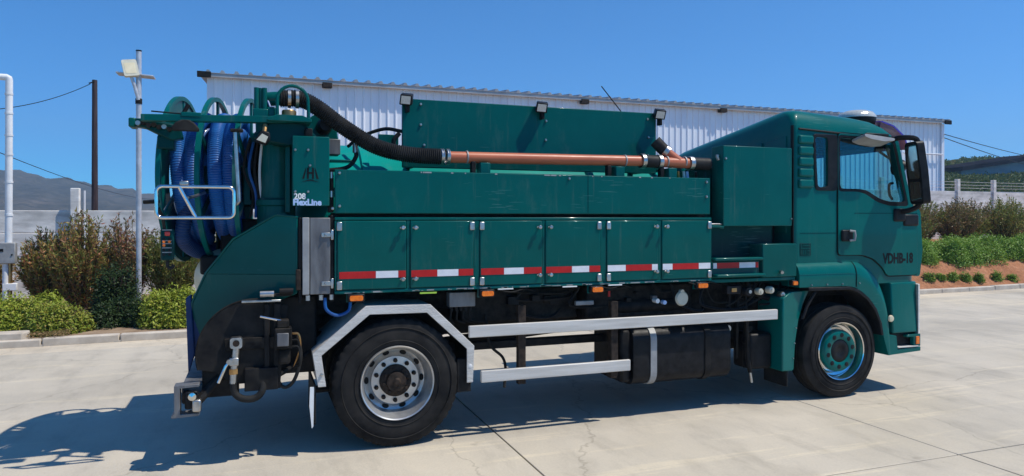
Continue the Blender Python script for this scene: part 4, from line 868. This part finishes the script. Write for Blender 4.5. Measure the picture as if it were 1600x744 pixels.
# ---- front fender, bumper, entry step
FI = [(4.05, 1.158), (4.3, 1.158), (4.5, 1.156), (4.70, 1.15), (4.82, 1.115), (4.95, 1.03), (5.06, .91), (5.13, .76), (5.16, .63), (5.20, .50), (5.235, .40)]
FO = [(4.05, 1.43), (4.3, 1.432), (4.55, 1.433), (4.80, 1.432), (4.95, 1.40), (5.10, 1.30), (5.20, 1.15), (5.265, .97), (5.30, .75), (5.30, .55), (5.285, .40)]
FI = [tuple(p) for p in catmull([(x, y, 0) for x, y in FI], 4)]; FO = [tuple(p) for p in catmull([(x, y, 0) for x, y in FO], 4)]
FP = [(0, .30), (0, -.006), (.25, -.008), (.45, -.008), (.50, -.006), (.62, .002), (.74, .018), (.84, .042), (.92, .078), (.975, .125), (1., .19), (1., .34)]
FEm = MB(); nP = len(FP)
for (iu, iw, _), (ou, ow, _) in zip(FI, FO): FEm.v += [(iu + (ou - iu) * q, v, iw + (ow - iw) * q) for q, v in FP]
FEm.f = [(i * nP + j, (i + 1) * nP + j, (i + 1) * nP + j + 1, i * nP + j + 1) for i in range(len(FI) - 1) for j in range(nP - 1)] + [tuple(range(nP)), tuple((len(FI) - 1) * nP + j for j in range(nP))]
FE = FEm.build('front_fender', 'teal_cab', TR, smooth=True)
jt = [(4.79, v - .003, 1.143 + (1.432 - 1.143) * q) for q, v in FP[1:10]]
MB().tube(jt, .0045, 6).build('fender_joint', 'black_ink', FE, smooth=True)
MB().tube([(u + (o[0] - u) * .47, -.009, w_ + (o[1] - w_) * .47) for (u, w_, _), o in list(zip(FI, FO))[:15]], .003, 6).build('fender_crease', 'teal_cab', FE, smooth=True)
MB().prism([(4.16, 1.155), (4.70, 1.147), (4.82, 1.112), (4.95, 1.027), (5.06, .907), (5.13, .757), (5.155, .62), (5.125, .62), (5.10, .75), (5.03, .89), (4.93, 1.0), (4.81, 1.08), (4.70, 1.115), (4.16, 1.12)], -.018, .30).build('arch_trim', 'black_plastic', FE, bevel=.006)
for u in (4.2, 4.4, 4.6, 4.83): bolt(u, -.006, 1.18, FE, .008)
RFm = MB().prism([(3.835, 1.055), (3.95, 1.115), (4.26, 1.12), (4.155, .98), (4.085, .83), (4.035, .62), (4.01, .335), (3.96, .32), (3.825, .335)], .0, .40)
RFm.v = [(u, v + (.10 * (u - 3.83) / .43 - .02 if v < .1 else 0), w_) for u, v, w_ in RFm.v]; RF = RFm.build('rear_fender', 'teal_cab', TR, bevel=.04, seg=5)
MB().tube(catmull([(4.27, .02, 1.10), (4.18, .02, .98), (4.11, .02, .84)], 6), .016, 8).build('fender_edge', 'black_plastic', RF, smooth=True)
for w_ in (.45, .6, .75): bolt(3.99 + (w_ - .45) * .12, .018, w_, RF, .007)
B('mud_flap', 'rubber', 3.93, 3.95, .04, .38, .16, .36); B('flap_box', 'black_plastic', 3.55, 3.82, .12, .4, .34, .7, bev=.03)
B('wheel_arch_liner', 'black_metal', 4.0, 5.2, .36, .60, 1.02, 1.16)
BUm = MB().prism([(5.305, .0), (5.62, .0), (5.69, .02), (5.735, .06), (5.76, .14), (5.79, .6), (5.80, 1.25), (5.79, 1.9), (5.76, 2.36), (5.735, 2.44), (5.62, 2.5), (5.305, 2.5)], .625, 1.165, 'w')
BUm.v = [(u, v + (.03 if v < .3 else 0) * (w_ > 1), w_) for u, v, w_ in BUm.v]; BU = BUm.build('bumper', 'teal_cab', TR, bevel=.05, seg=5)
MB().prism([(5.665, -.004), (5.72, .025), (5.755, .075), (5.775, .14), (5.805, .6), (5.815, 1.25), (5.805, 1.9), (5.775, 2.36), (5.74, 2.44), (5.66, 2.5), (5.70, 2.42), (5.75, 1.9), (5.76, 1.25), (5.75, .6), (5.72, .16), (5.69, .06)], .43, 1.14, 'w').build('bumper_facing', 'aluminium', BU, bevel=.006)
MB().lathe([(.0001, -.02), (.03, -.018), (.036, -.008), (.036, .0)], (5.262, -.006, .79), 'v', 20).build('side_marker', 'cream', FE, smooth=True)
ES = B('entry_step', 'black_plastic', 5.25, 5.70, .06, .4, .44, .62, bev=.01)
MB().prism([(5.235, .40), (5.70, .42), (5.70, .465), (5.37, .455), (5.35, .60), (5.245, .62)], -.004, .06).build('step_frame', 'teal_cab', ES, bevel=.006); MB().box(5.37, 5.66, -.01, .2, .468, .48).build('step_tread', 'aluminium', ES, bevel=.003)
MB().prism([(5.60, .48), (5.70, .47), (5.70, .605), (5.50, .60), (5.50, .575), (5.60, .575)], -.002, .05).build('step_frame', 'teal_cab', ES, bevel=.006)
MB().box(5.625, 5.675, -.012, -.003, .495, .58).build('corner_lamp', 'amber_lens', ES, bevel=.006)

# ---- rear mudguard, flap, quarter panel
mo = [(-.625, .542), (-.668, .808), (-.256, 1.158), (.264, 1.15), (.640, .787), (.628, .482)]; mi = [(.575, .482), (.575, .765), (.235, 1.082), (-.228, 1.088), (-.600, .785), (-.565, .542)]
MG = MB().prism(mo + mi, -.012, -.001).build('mudguard', 'aluminium', TR, bevel=.004)
mo2 = [(-.622, .55), (-.664, .806), (-.254, 1.154), (.262, 1.146), (.636, .785), (.625, .49)]; mi2 = [(.615, .49), (.626, .781), (.258, 1.137), (-.250, 1.145), (-.653, .803), (-.612, .55)]
MB().prism(mo2 + mi2, .0, .64).build('guard_skin', 'aluminium', MG)
li = [(-.600, .56), (-.640, .80), (-.246, 1.132), (.254, 1.125), (.613, .776), (.603, .50)]; l2 = [(.590, .50), (.60, .772), (.25, 1.115), (-.243, 1.122), (-.628, .795), (-.588, .56)]
MB().prism(li + l2, .02, .63).build('guard_liner', 'black_metal', MG)
def tread_plate():
    mt = MATS['aluminium'].copy(); mt.name = 'tread_plate'; MATS['tread_plate'] = mt; nt = mt.node_tree; b = nt.nodes['Principled BSDF']
    n = noise(nt, 40, 3, .6); vo = nt.nodes.new('ShaderNodeTexVoronoi'); vo.inputs['Scale'].default_value = 60; bump(nt, b, vo.outputs[0], .5, .004)
tread_plate(); MG.data.materials[0] = MATS['tread_plate']
bolt(.605, -.001, .62, MG, .02, 'white_paint'); bolt(-.60, -.013, .64, MG, .012)
B('guard_bracket', 'black_metal', .50, .62, .02, .1, .40, .68, par=MG)
FL = B('mud_flap', 'rubber', -.655, -.64, .01, .62, .25, .56, bev=.003); MB().prism([(-.685, .545), (-.655, .545), (-.66, .24), (-.672, .225), (-.690, .40)], .0, .009).build('flap_edge', 'white_paint', FL)
MB().tube([(-.64, .2, .48), (-.45, .25, .47)], .03, 8).build('flap_arm', 'black_metal', FL, smooth=True)
def tilt_plate(poly, fv, th, name, mat, par, bev=.006):
    m = MB().prism(poly, 0, th); m.v = [(u, v + fv(u, w_), w_) for u, v, w_ in m.v]; return m.build(name, mat, par, bevel=bev)
QK = .5
QP = tilt_plate([(-.776, 1.86), (-.938, 1.875), (-1.242, 1.685), (-1.446, 1.418), (-.776, 1.418)], lambda u, w_: .02 + QK * (-.776 - u), .02, 'quarter_panel', 'teal', TR)
tilt_plate([(-.776, 1.417), (-1.4465, 1.417), (-1.551, 1.181), (-1.551, .853), (-1.493, .679), (-1.40, .8), (-1.2, 1.1), (-.94, 1.2), (-.776, 1.27)], lambda u, w_: .02 + QK * (-.776 - u) + max(0, 1.417 - w_) * .16, .02, 'lower_panel', 'teal', QP)
MB().tube([(u, .018 + QK * (-.776 - u) + max(0, 1.417 - w_) * .16, w_ + .004) for u, w_ in ((-.776, 1.86), (-.938, 1.877), (-1.245, 1.688), (-1.450, 1.418), (-1.555, 1.181), (-1.555, .853))], .008, 6).build('panel_edge', 'teal', QP, smooth=True)
B('body_core', 'black_metal', -1.35, -.55, .55, 2.1, .95, 1.85, bev=.02)
MB().prism([(-1.55, .75), (-1.40, .75), (-1.40, 1.25), (-1.55, 1.25)], .46, 2.2).build('rear_door', 'hose_navy', TR, bevel=.02)
MB().prism([(-1.60, 1.22), (-1.56, 1.25), (-1.53, .78), (-1.58, .62)], .44, .54).build('blue_sheet', 'hose_navy', TR, bevel=.01)
dpts = [(-1.09 + .408 * math.cos(R(t)), .83 + .408 * math.sin(R(t))) for t in range(60, 196, 5)]; dpts += [(-1.36, .70), (-1.24, .60), (-.90, .60), (-.85, 1.18)]
dk = MB().prism(dpts, .06, .10).build('end_disc', 'black_metal', TR, bevel=.004)
MB().tube([(u, .062, w_) for u, w_ in dpts[:28]], .007, 6).build('disc_rim', 'grime', dk, smooth=True)
B('post', 'black_metal', -1.02, -.98, .02, .06, .58, 1.2); B('post', 'black_metal', -.95, -.90, .03, .08, .55, 1.2); B('cross_bar', 'grime', -1.3, -.9, .03, .055, .86, .95)
B('bracket_box', 'black_metal', -1.16, -.92, .0, .3, .55, .72); B('skirt', 'black_metal', -.92, -.62, .2, .6, .62, 1.24, bev=.02)
B('cover_plate', 'steel', -1.18, -.90, -.01, .05, 1.218, 1.235, bev=.004)
vb = B('valve_block', 'grime', -.945, -.82, -.05, .08, .86, 1.02, bev=.008)
B('valve_body', 'grey_plate', -.93, -.845, -.07, -.05, .885, .985, par=vb); B('valve_top', 'grime', -.93, -.84, -.04, .06, 1.02, 1.08, par=vb, bev=.01); B('valve_foot', 'grime', -.92, -.83, -.03, .07, .74, .86, par=vb, bev=.02)
MB().tube([(-.90, -.02, 1.075), (-1.05, -.03, 1.115)], .008, 6).build('lever', 'chrome', vb, smooth=True)
for k in range(3): MB().tube(catmull([(-.82, .0, .97 - .05 * k), (-.77, -.01, .96 - .05 * k), (-.76, 0, .85 - .06 * k), (-.80, .05, .70)], 6), .009, 7).build('pipe', 'brass' if k == 0 else 'rubber', vb, smooth=True)
MB().tube(catmull([(-.78, .1, .95), (-.75, .06, .78), (-.80, .05, .60), (-.88, .06, .55), (-.95, .1, .66)], 8), .014, 8).build('hose', 'rubber', TR, smooth=True)
MB().tube(catmull([(-1.3, .12, .64), (-1.05, .1, .60), (-.85, .15, .66), (-.68, .2, .78)], 8), .02, 8).build('hose', 'rubber', TR, smooth=True)
# drain pipe with lever valve
dr = MB().tube([(-1.215, .0, .90), (-1.225, .0, .80), (-1.235, .0, .70), (-1.24, .0, .62)], .026, 12).build('drain_pipe', 'steel', TR, smooth=True)
MB().prism(rrect(-1.26, -1.175, .885, .965, .02), -.045, .045).build('elbow', 'steel', dr, bevel=.018, seg=3); MB().cyl((-1.217, -.045, .925), .024, -.01, 0, 'v', 14).build('elbow_port', 'hub_rust', dr)
B('valve_body', 'steel', -1.265, -1.20, -.035, .035, .755, .815, par=dr); MB().tube([(-1.236, 0, .69), (-1.237, 0, .73)], .034, 6).build('union', 'brass', dr)
MB().tube([(-1.26, -.03, .795), (-1.29, -.045, .76), (-1.34, -.04, .64)], .011, 8).build('lever', 'chrome', dr, smooth=True); MB().cyl((-1.265, -.035, .79), .02, -.02, .01, 'v', 10).build('pivot', 'steel', dr)
MB().tube(catmull([(-1.24, 0, .63), (-1.23, 0, .55), (-1.17, .0, .50), (-1.08, .0, .50), (-1.03, .0, .56), (-1.04, .05, .66)], 8), .026, 10).build('drain_hose', 'rubber', dr, smooth=True)
# under-run bumper and tow coupling
ub = MB().box(-1.60, -1.44, .13, 2.4, .47, .60).build('underrun_bumper', 'grey_plate', TR, bevel=.008)
MB().prism([(-1.64, .63), (-1.47, .635), (-1.47, .615), (-1.60, .61), (-1.60, .42), (-1.47, .42), (-1.47, .402), (-1.66, .395), (-1.66, .41), (-1.64, .43)], .0, .12).build('bumper_end', 'grey_plate', ub, bevel=.004)
B('arm', 'black_metal', -1.46, -1.2, .12, .2, .5, .75, par=ub); MB().tube([(-1.48, .05, .50), (-1.2, .2, .78)], .035, 8).build('stay', 'black_metal', ub, smooth=True)
MB().prism(rrect(-1.59, -1.545, .49, .575, .018), .02, .10).build('tail_lamp', 'hub_rust', ub, bevel=.01); B('lamp_guard', 'black_plastic', -1.57, -1.48, .0, .03, .45, .585, par=ub, bev=.015)
MB().lathe([(.0001, -.06), (.028, -.055), (.036, -.03), (.03, 0), (.02, .03)], (-1.515, .0, .555), 'v', 16).build('coupling_ball', 'chrome', ub, smooth=True); B('coupling_block', 'steel', -1.515, -1.455, -.05, .02, .44, .53, par=ub, bev=.012)
# grey vertical door at the end of the lockers
gd = B('end_door', 'grey_plate', -.685, -.532, .004, .03, 1.262, 1.858, bev=.005); B('door_stile', 'grey_light', -.742, -.69, -.004, .05, 1.262, 1.86, par=gd, bev=.005)
for w_ in (1.725, 1.345): 
    B('hinge', 'steel', -.60, -.512, -.008, .004, w_ - .018, w_ + .018, par=gd, bev=.004); B('hinge_knuckle', 'steel', -.53, -.508, -.014, .012, w_ - .04, w_ + .04, par=gd, bev=.006); bolt(-.57, -.009, w_, gd, .009)
B('gap_post', 'black_metal', -.53, -.502, .02, .2, 1.2, 1.88); B('rear_post', 'black_metal', -.77, -.745, .02, .12, 1.2, 1.86)
B('small_plate', 'hub_rust', -.79, -.755, -.01, .03, 1.30, 1.46); 
for u in (-.70, -.60, -.52): MB().cyl((u, .03, 0), .018, 1.215, 1.255, 'w', 10).build('hose_end', 'steel', TR)
MB().tube(catmull([(-.57, .03, 1.23), (-.56, .02, 1.14), (-.48, .02, 1.09), (-.39, .03, 1.12), (-.37, .05, 1.2)], 8), .013, 8).build('blue_line', 'hose_blue', TR, smooth=True)
for q in ((-1.0, 1.28, 'steel'), (-.86, 1.295, 'black_metal')): MB().cyl((q[0], .0, q[1]), .024, -.05, .05, 'u', 12).build('fitting', q[2], TR); 
B('fitting_block', 'black_metal', -1.05, -.82, .01, .1, 1.255, 1.275)

# ---- control panel with lettering and emblem
cp = B('control_panel', 'teal', -.815, -.538, .0, .14, 1.95, 2.49, bev=.008, seg=3)
for u, w_ in ((-.795, 2.38), (-.70, 2.382), (-.795, 2.06), (-.70, 2.06), (-.685, 2.262)): bolt(u, -.001, w_, cp, .011)
text('208', 'number_lettering', 'white_paint', cp, Vector((-.805, -.0015, 2.003)), .062, .001, sx=.95, bold=.002)
text('FlexLine', 'name_lettering', 'blue_white', cp, Vector((-.812, -.0015, 1.956)), .066, .001, sx=.96, bold=.003)
eu, ew = -.682, 2.16
for k, poly in enumerate(([(-.026, -.02), (-.012, -.02), (-.012, .07), (-.026, .062)], [(.012, -.02), (.026, -.02), (.026, .062), (.012, .07)], [(-.0125, .018), (.0125, .018), (.0125, .032), (-.0125, .032)],
                          [(-.062, -.02), (-.034, .07), (-.034, .045), (-.046, -.02)], [(.062, -.02), (.034, .07), (.034, .045), (.046, -.02)], [(-.068, -.045), (0, -.024), (.068, -.045), (0, -.034)])):
    MB().prism([(eu + a, ew + b_ + .02) for a, b_ in poly], -.0022, -.0006).build('emblem', 'black_ink', cp)
B('side_hose_box', 'black_metal', -.536, -.50, .05, .2, 1.9, 2.2)
for w_ in (2.17, 2.02): MB().cyl((-.52, .05, 0), .017, w_, w_ + .05, 'w', 10).build('fitting', 'steel', TR)
MB().tube(catmull([(-.52, .05, 2.17), (-.515, .045, 2.12), (-.52, .05, 2.06)], 6), .012, 7).build('hydraulic_line', 'rubber', TR, smooth=True)
bolt(-.515, .01, 1.93, TR, .014)
MB().tube(catmull([(-.30, .30, 2.43), (-.30, .28, 2.36), (-.38, .22, 2.27), (-.55, .22, 2.24)], 8), .018, 8).build('hydraulic_hose', 'rubber', TR, smooth=True); MB().tube([(-.30, .30, 2.40), (-.30, .30, 2.47)], .024, 10).build('coupling', 'steel', TR, smooth=True)
B('tank_ledge', 'teal', -.50, -.30, .36, .5, 2.325, 2.345)

# ---- boom column, swivel head, boom beam
bcn = MB().lathe([(.15, 1.2), (.15, 1.95), (.165, 1.96), (.165, 2.0), (.13, 2.02), (.13, 2.45), (.17, 2.5), (.17, 2.55), (.0001, 2.55)], (-.92, .42, 0), 'w', 32).build('boom_column', 'teal', TR, smooth=True)
MB().prism([(-1.12, 2.47), (-.98, 2.60), (-.72, 2.60), (-.62, 2.50), (-.70, 2.46), (-.85, 2.42)], .12, .6).build('swivel_head', 'teal_dark', bcn, bevel=.015)
MB().prism([(-1.0, 2.615), (-.93, 2.65), (-.74, 2.65), (-.67, 2.625), (-.67, 2.60), (-1.0, 2.60)], .02, .30).build('head_plate', 'teal', bcn, bevel=.006)
MB().lathe([(.0001, .05), (.05, .05), (.055, .04), (.055, .0), (.0001, 0)], (-.835, .12, 2.648), 'w', 20).build('brass_ring', 'brass', bcn, smooth=True)
arch = [(-.92, .08, 2.62), (-.925, .08, 2.76)] + [(-.81 - .115 * math.cos(R(a)), .08, 2.77 + .115 * math.sin(R(a))) for a in range(0, 181, 15)] + [(-.695, .08, 2.76), (-.69, .08, 2.63)]
MB().tube(arch, .013, 10).build('guard_loop', 'teal', bcn, smooth=True)
MB().tube([(-1.03, .24, 2.79), (-.94, .22, 2.80), (-.87, .20, 2.803)], .055, 18).build('boom_elbow', 'teal', bcn, smooth=True); MB().tube([(-1.03, .3, 2.80), (-1.02, .32, 2.5)], .06, 14).build('boom_riser', 'teal', bcn, smooth=True)
B('pin_plate', 'teal', -1.0, -.93, .1, .16, 2.62, 2.72, par=bcn, bev=.02)
for k, u in enumerate((-1.075, -1.045, -1.015)): MB().tube([(u, .14 + .02 * (k % 2), 2.60), (u, .14 + .02 * (k % 2), 2.865)], .019, 10).build('cylinder', 'teal', bcn, smooth=True)
B('cylinder_base', 'teal', -1.10, -.99, .1, .2, 2.63, 2.70, par=bcn, bev=.008); MB().tube(catmull([(-1.0, .2, 2.8), (-.97, .15, 2.70), (-.965, .15, 2.6)], 6), .010, 7).build('blue_line', 'hose_blue', bcn, smooth=True)
bm_ = MB().prism([(-1.865, 2.612), (-1.865, 2.562), (-1.0, 2.588), (-.80, 2.60), (-.80, 2.645), (-1.0, 2.64)], .06, .14).build('boom_beam', 'teal', TR, bevel=.006)
MB().prism([(-1.93, 2.60), (-1.86, 2.60), (-1.62, 2.56), (-1.60, 2.46), (-1.68, 2.44), (-1.86, 2.53), (-1.93, 2.54)], .22, .34).build('beam_arm', 'teal_dark', bm_, bevel=.012)
B('beam_end', 'teal', -1.965, -1.92, .2, .36, 2.53, 2.60, par=bm_, bev=.01)
for k in range(7): MB().cyl((-1.9 + .035 * k, .2, 2.56 - .006 * k + .01 * (k % 2)), .018, -.02, .03, 'v', 8).build('fitting', random.choice(['black_metal', 'steel', 'black_plastic', 'black_metal']), bm_)
B('arm_block', 'teal_dark', -1.78, -1.66, .25, .4, 2.38, 2.48, par=bm_, bev=.01)
MB().tube([(-1.80, .1, 2.64), (-1.64, .1, 2.632), (-1.52, .1, 2.63)], .006, 6).build('rod', 'black_metal', bm_, smooth=True)
MB().prism([(-1.655, 2.495), (-1.475, 2.495), (-1.472, 2.515), (-1.50, 2.55), (-1.535, 2.572), (-1.59, 2.572), (-1.63, 2.55), (-1.657, 2.515)], -.03, .058).build('rubber_stop', 'rubber', bm_, bevel=.02, seg=3)
MB().tube([(-1.56, .08, 2.58), (-1.58, .08, 2.64), (-1.55, .08, 2.70)], .016, 8).build('hook', 'black_metal', bm_, smooth=True); B('hook_base', 'teal', -1.60, -1.46, .055, .15, 2.605, 2.64, par=bm_)
wl_ = MB().prism([(-.06, -.03), (.02, -.065), (.055, -.02), (.05, .035), (-.01, .05)], -.05, .03).build('work_lamp', 'black_plastic', TR, bevel=.01); wl_.location = (-1.03, .02, 2.47)
wl_.matrix_parent_inverse = wmat(TR).inverted(); g = MB().prism([(-.045, -.025), (.018, -.048), (.038, .0), (-.005, .022)], -.054, -.0505).build('lens', 'lamp_cream', wl_); g.matrix_parent_inverse = Matrix.Identity(4)
MB().tube([(-1.02, .03, 2.50), (-1.01, .06, 2.57)], .018, 8).build('lamp_stem', 'brass', TR, smooth=True)
MB().prism([(-.70, 2.38), (-.70, 2.66), (-.58, 2.75), (-.44, 2.60), (-.42, 2.50), (-.42, 2.38)], .42, .5).build('slope_panel', 'teal', TR, bevel=.01)
MB().lathe([(.0001, -.12), (.045, -.12), (.06, -.10), (.065, -.02), (.065, .1)], (-.545, .36, 2.615), 'v', 20).build('motor', 'black_plastic', TR, smooth=True)
B('grey_plate', 'grey_plate', -.525, -.415, .36, .38, 2.385, 2.515); B('machine_block', 'black_metal', -.80, -.55, .2, .5, 2.0, 2.52); B('bracket', 'black_metal', -.72, -.66, .08, .2, 2.49, 2.56)
B('column_stay', 'teal', -.86, -.82, .22, .3, 1.9, 2.55); 
for k in range(12):
    u = random.uniform(-1.18, -.98); B('machinery', random.choice(['black_metal', 'teal_dark', 'grime', 'teal', 'black_plastic']), u, u + random.uniform(.03, .10), .42, .5 + random.uniform(.05, .3), 1.88 + random.uniform(0, .15), 2.1 + random.uniform(.0, .45), bev=.01)
for k in range(6): MB().tube(catmull([(-1.12 + .03 * k, .36, 2.5), (-1.17 + .04 * k, .35, 2.25), (-1.1 + .02 * k, .38, 2.05), (-1.12 + .04 * k, .4, 1.86)], 7), .011, 7).build('hydraulic_line', ['rubber', 'hose_blue', 'rubber', 'white_paint', 'rubber', 'black_plastic'][k], TR, smooth=True)

# ---- hose reel
RC = Matrix.Translation((-1.655, .92, 2.185)) @ Matrix.Rotation(R(-10), 4, 'Z')
def RX(mb): mb.v = [tuple(RC @ Vector(p)) for p in mb.v]; return mb
RR = .695; GAP = .275
reel = RX(MB().cyl((0, 0, 0), .12, -.06, 2 * GAP + .12, 'u', 24)).build('hose_reel', 'teal_dark', TR, smooth=True)
for d in range(3):
    x = d * GAP
    RX(MB().lathe([(RR - .035, x - .018), (RR, x - .018), (RR, x + .018), (RR - .035, x + .018), (RR - .035, x - .018)], (0, 0, 0), 'u', 80)).build('reel_rim', 'teal_worn', reel, smooth=True)
    for k in range(6):
        a = k * math.pi / 3 + math.pi / 2; ca, sa = math.cos(a), math.sin(a); hw = .022; pl = [(r * ca - h * sa, r * sa + h * ca) for r, h in ((.10, -hw), (RR - .03, -hw), (RR - .03, hw), (.10, hw))]
        RX(MB().prism(pl, x - .010, x + .010, 'u')).build('spoke', 'teal_worn' if d != 1 else 'teal_dark', reel, bevel=.003)
    if d == 0:
        for k in range(6):   # plate segments between the spokes of the outer disc, with gaps
            if k in (4,): continue
            a0 = k * 60 + 90 + 5; a1 = a0 + 50; r0, r1 = (.42, .66) if k % 2 else (.36, .66)
            pl = [(r1 * math.cos(R(a0 + 50 * j / 10)), r1 * math.sin(R(a0 + 50 * j / 10))) for j in range(11)] + [(r0 * math.cos(R(a1 - 50 * j / 10)), r0 * math.sin(R(a1 - 50 * j / 10))) for j in range(11)]
            RX(MB().prism(pl, x - .006, x + .006, 'u')).build('disc_plate', 'teal', reel, bevel=.002)
for g in range(2):
    for lay, (rad, mat) in enumerate(((.385, 'hose_blue'), (.505, 'hose_blue'))):
        path = []; turns = 2.0; n = int(turns * 150)
        for i in range(n + 1):
            t = i / n * turns; a = t * 2 * math.pi + math.pi * (-.5 + .2 * g); x = g * GAP + .078 + .118 * sstep(.45, 1.55, t) + .010 * math.sin(a * 2 + g)
            path.append((x, rad * math.cos(a) * (1 + .01 * math.sin(3 * a)), rad * math.sin(a)))
        RX(ribbed(path, .062, .018, .005, 12)).build('blue_hose', mat, reel, smooth=True)
RX(ribbed(catmull([(.15, -.45, -.22), (.10, -.38, -.5), (.2, -.05, -.62), (.35, .3, -.5)], 10), .060, .021, .006, 12)).build('hose_tail', 'hose_navy', reel, smooth=True)
B('reel_support', 'teal_dark', -1.22, -1.12, .85, 1.05, 1.7, 2.25); B('reel_bearing', 'black_metal', -1.2, -1.05, .8, 1.1, 2.1, 2.28)
B('reel_cradle', 'black_metal', -1.5, -1.1, .5, 1.4, 1.4, 1.55, bev=.02)
MB().lathe([(.0001, -.3), (.16, -.28), (.24, -.1), (.24, .1), (.16, .28), (.0001, .3)], (-1.32, .8, 1.36), 'v', 24).build('end_bell', 'cream', TR, smooth=True)
# chrome guard frame and grab bar
fr_ = rrect(-1.752, -1.231, 1.858, 2.085, .04, 5)
gf = MB().tube([(u, -.02, w_) for u, w_ in fr_ + fr_[:2]], .0145, 10).build('guard_frame', 'chrome', TR, smooth=True)
MB().tube([(-1.60, -.02, 2.08), (-1.49, -.02, 1.862)], .0145, 10).build('frame_bar', 'chrome', gf, smooth=True); MB().tube([(-1.55, -.02, 2.0), (-1.50, .08, 2.02), (-1.45, .25, 2.05)], .012, 8).build('frame_stay', 'steel', gf, smooth=True)
MB().tube([(-1.84, .02, 1.97), (-1.735, .0, 1.975)], .014, 8).build('frame_pin', 'black_metal', gf, smooth=True); B('frame_clip', 'steel', -1.60, -1.54, -.04, .0, 2.095, 2.125, par=gf)
gb = MB().tube(catmull([(-1.225, .03, 2.50), (-1.215, .03, 2.3), (-1.20, .03, 2.02), (-1.205, .03, 1.975), (-1.23, .04, 1.955)], 6), .016, 10).build('grab_bar', 'steel', TR, smooth=True); B('bar_flange', 'grime', -1.26, -1.17, .0, .08, 2.505, 2.525, par=gb)

# ---- hanging control pendant
pd = thing('control_pendant', (-1.70, .1, 1.53), 'dark green control pendant with red button hanging under the hose reel', 'remote control')
bd = MB().box(-1.735, -1.645, .06, .12, 1.545, 1.775).build('housing', 'teal_dark', pd, bevel=.012, seg=3)
MB().box(-1.706, -1.670, .046, .0605, 1.725, 1.757).build('stop_button', 'red_lens', pd, bevel=.006)
for (u, w_) in ((-1.711, 1.682), (-1.675, 1.682), (-1.711, 1.655)): MB().cyl((u, .06, w_), .010, -.012, 0, 'v', 12).build('button', 'amber_lens', pd)
for (u, w_) in ((-1.675, 1.655), (-1.711, 1.62), (-1.675, 1.62), (-1.711, 1.588), (-1.675, 1.588), (-1.711, 1.703), (-1.675, 1.703)): MB().cyl((u, .06, w_), .009, -.010, 0, 'v', 10).build('button', 'black_plastic', pd)
for w_ in (1.768, 1.69, 1.668, 1.637, 1.604): MB().box(-1.724, -1.66, .0585, .0597, w_ - .003, w_ + .003).build('legend_strip', 'grey_light', pd)
MB().tube(catmull([(-1.69, .09, 1.55), (-1.69, .09, 1.50), (-1.665, .09, 1.485), (-1.65, .09, 1.51)], 6), .012, 8).build('cable', 'rubber', pd, smooth=True)
MB().tube([(-1.71, .09, 1.77), (-1.72, .07, 1.86), (-1.745, .02, 1.93)], .012, 8).build('hanger', 'rubber', pd, smooth=True)

# ------------------------------------------------------------------ the air
hm = bpy.data.materials.new('air'); hm.use_nodes = True; hn = hm.node_tree
for n_ in list(hn.nodes):
    if n_.type != 'OUTPUT_MATERIAL': hn.nodes.remove(n_)
pvn = hn.nodes.new('ShaderNodeVolumePrincipled'); pvn.inputs['Color'].default_value = (.55, .79, 1, 1); pvn.inputs['Density'].default_value = .0006; pvn.inputs['Anisotropy'].default_value = .2
hn.links.new(pvn.outputs[0], hn.nodes['Material Output'].inputs['Volume']); MATS['air'] = hm
tag(MB().box(-1600, 1600, -80, 1600, -4, 190).build('haze', 'air'), None, None, kind='stuff')
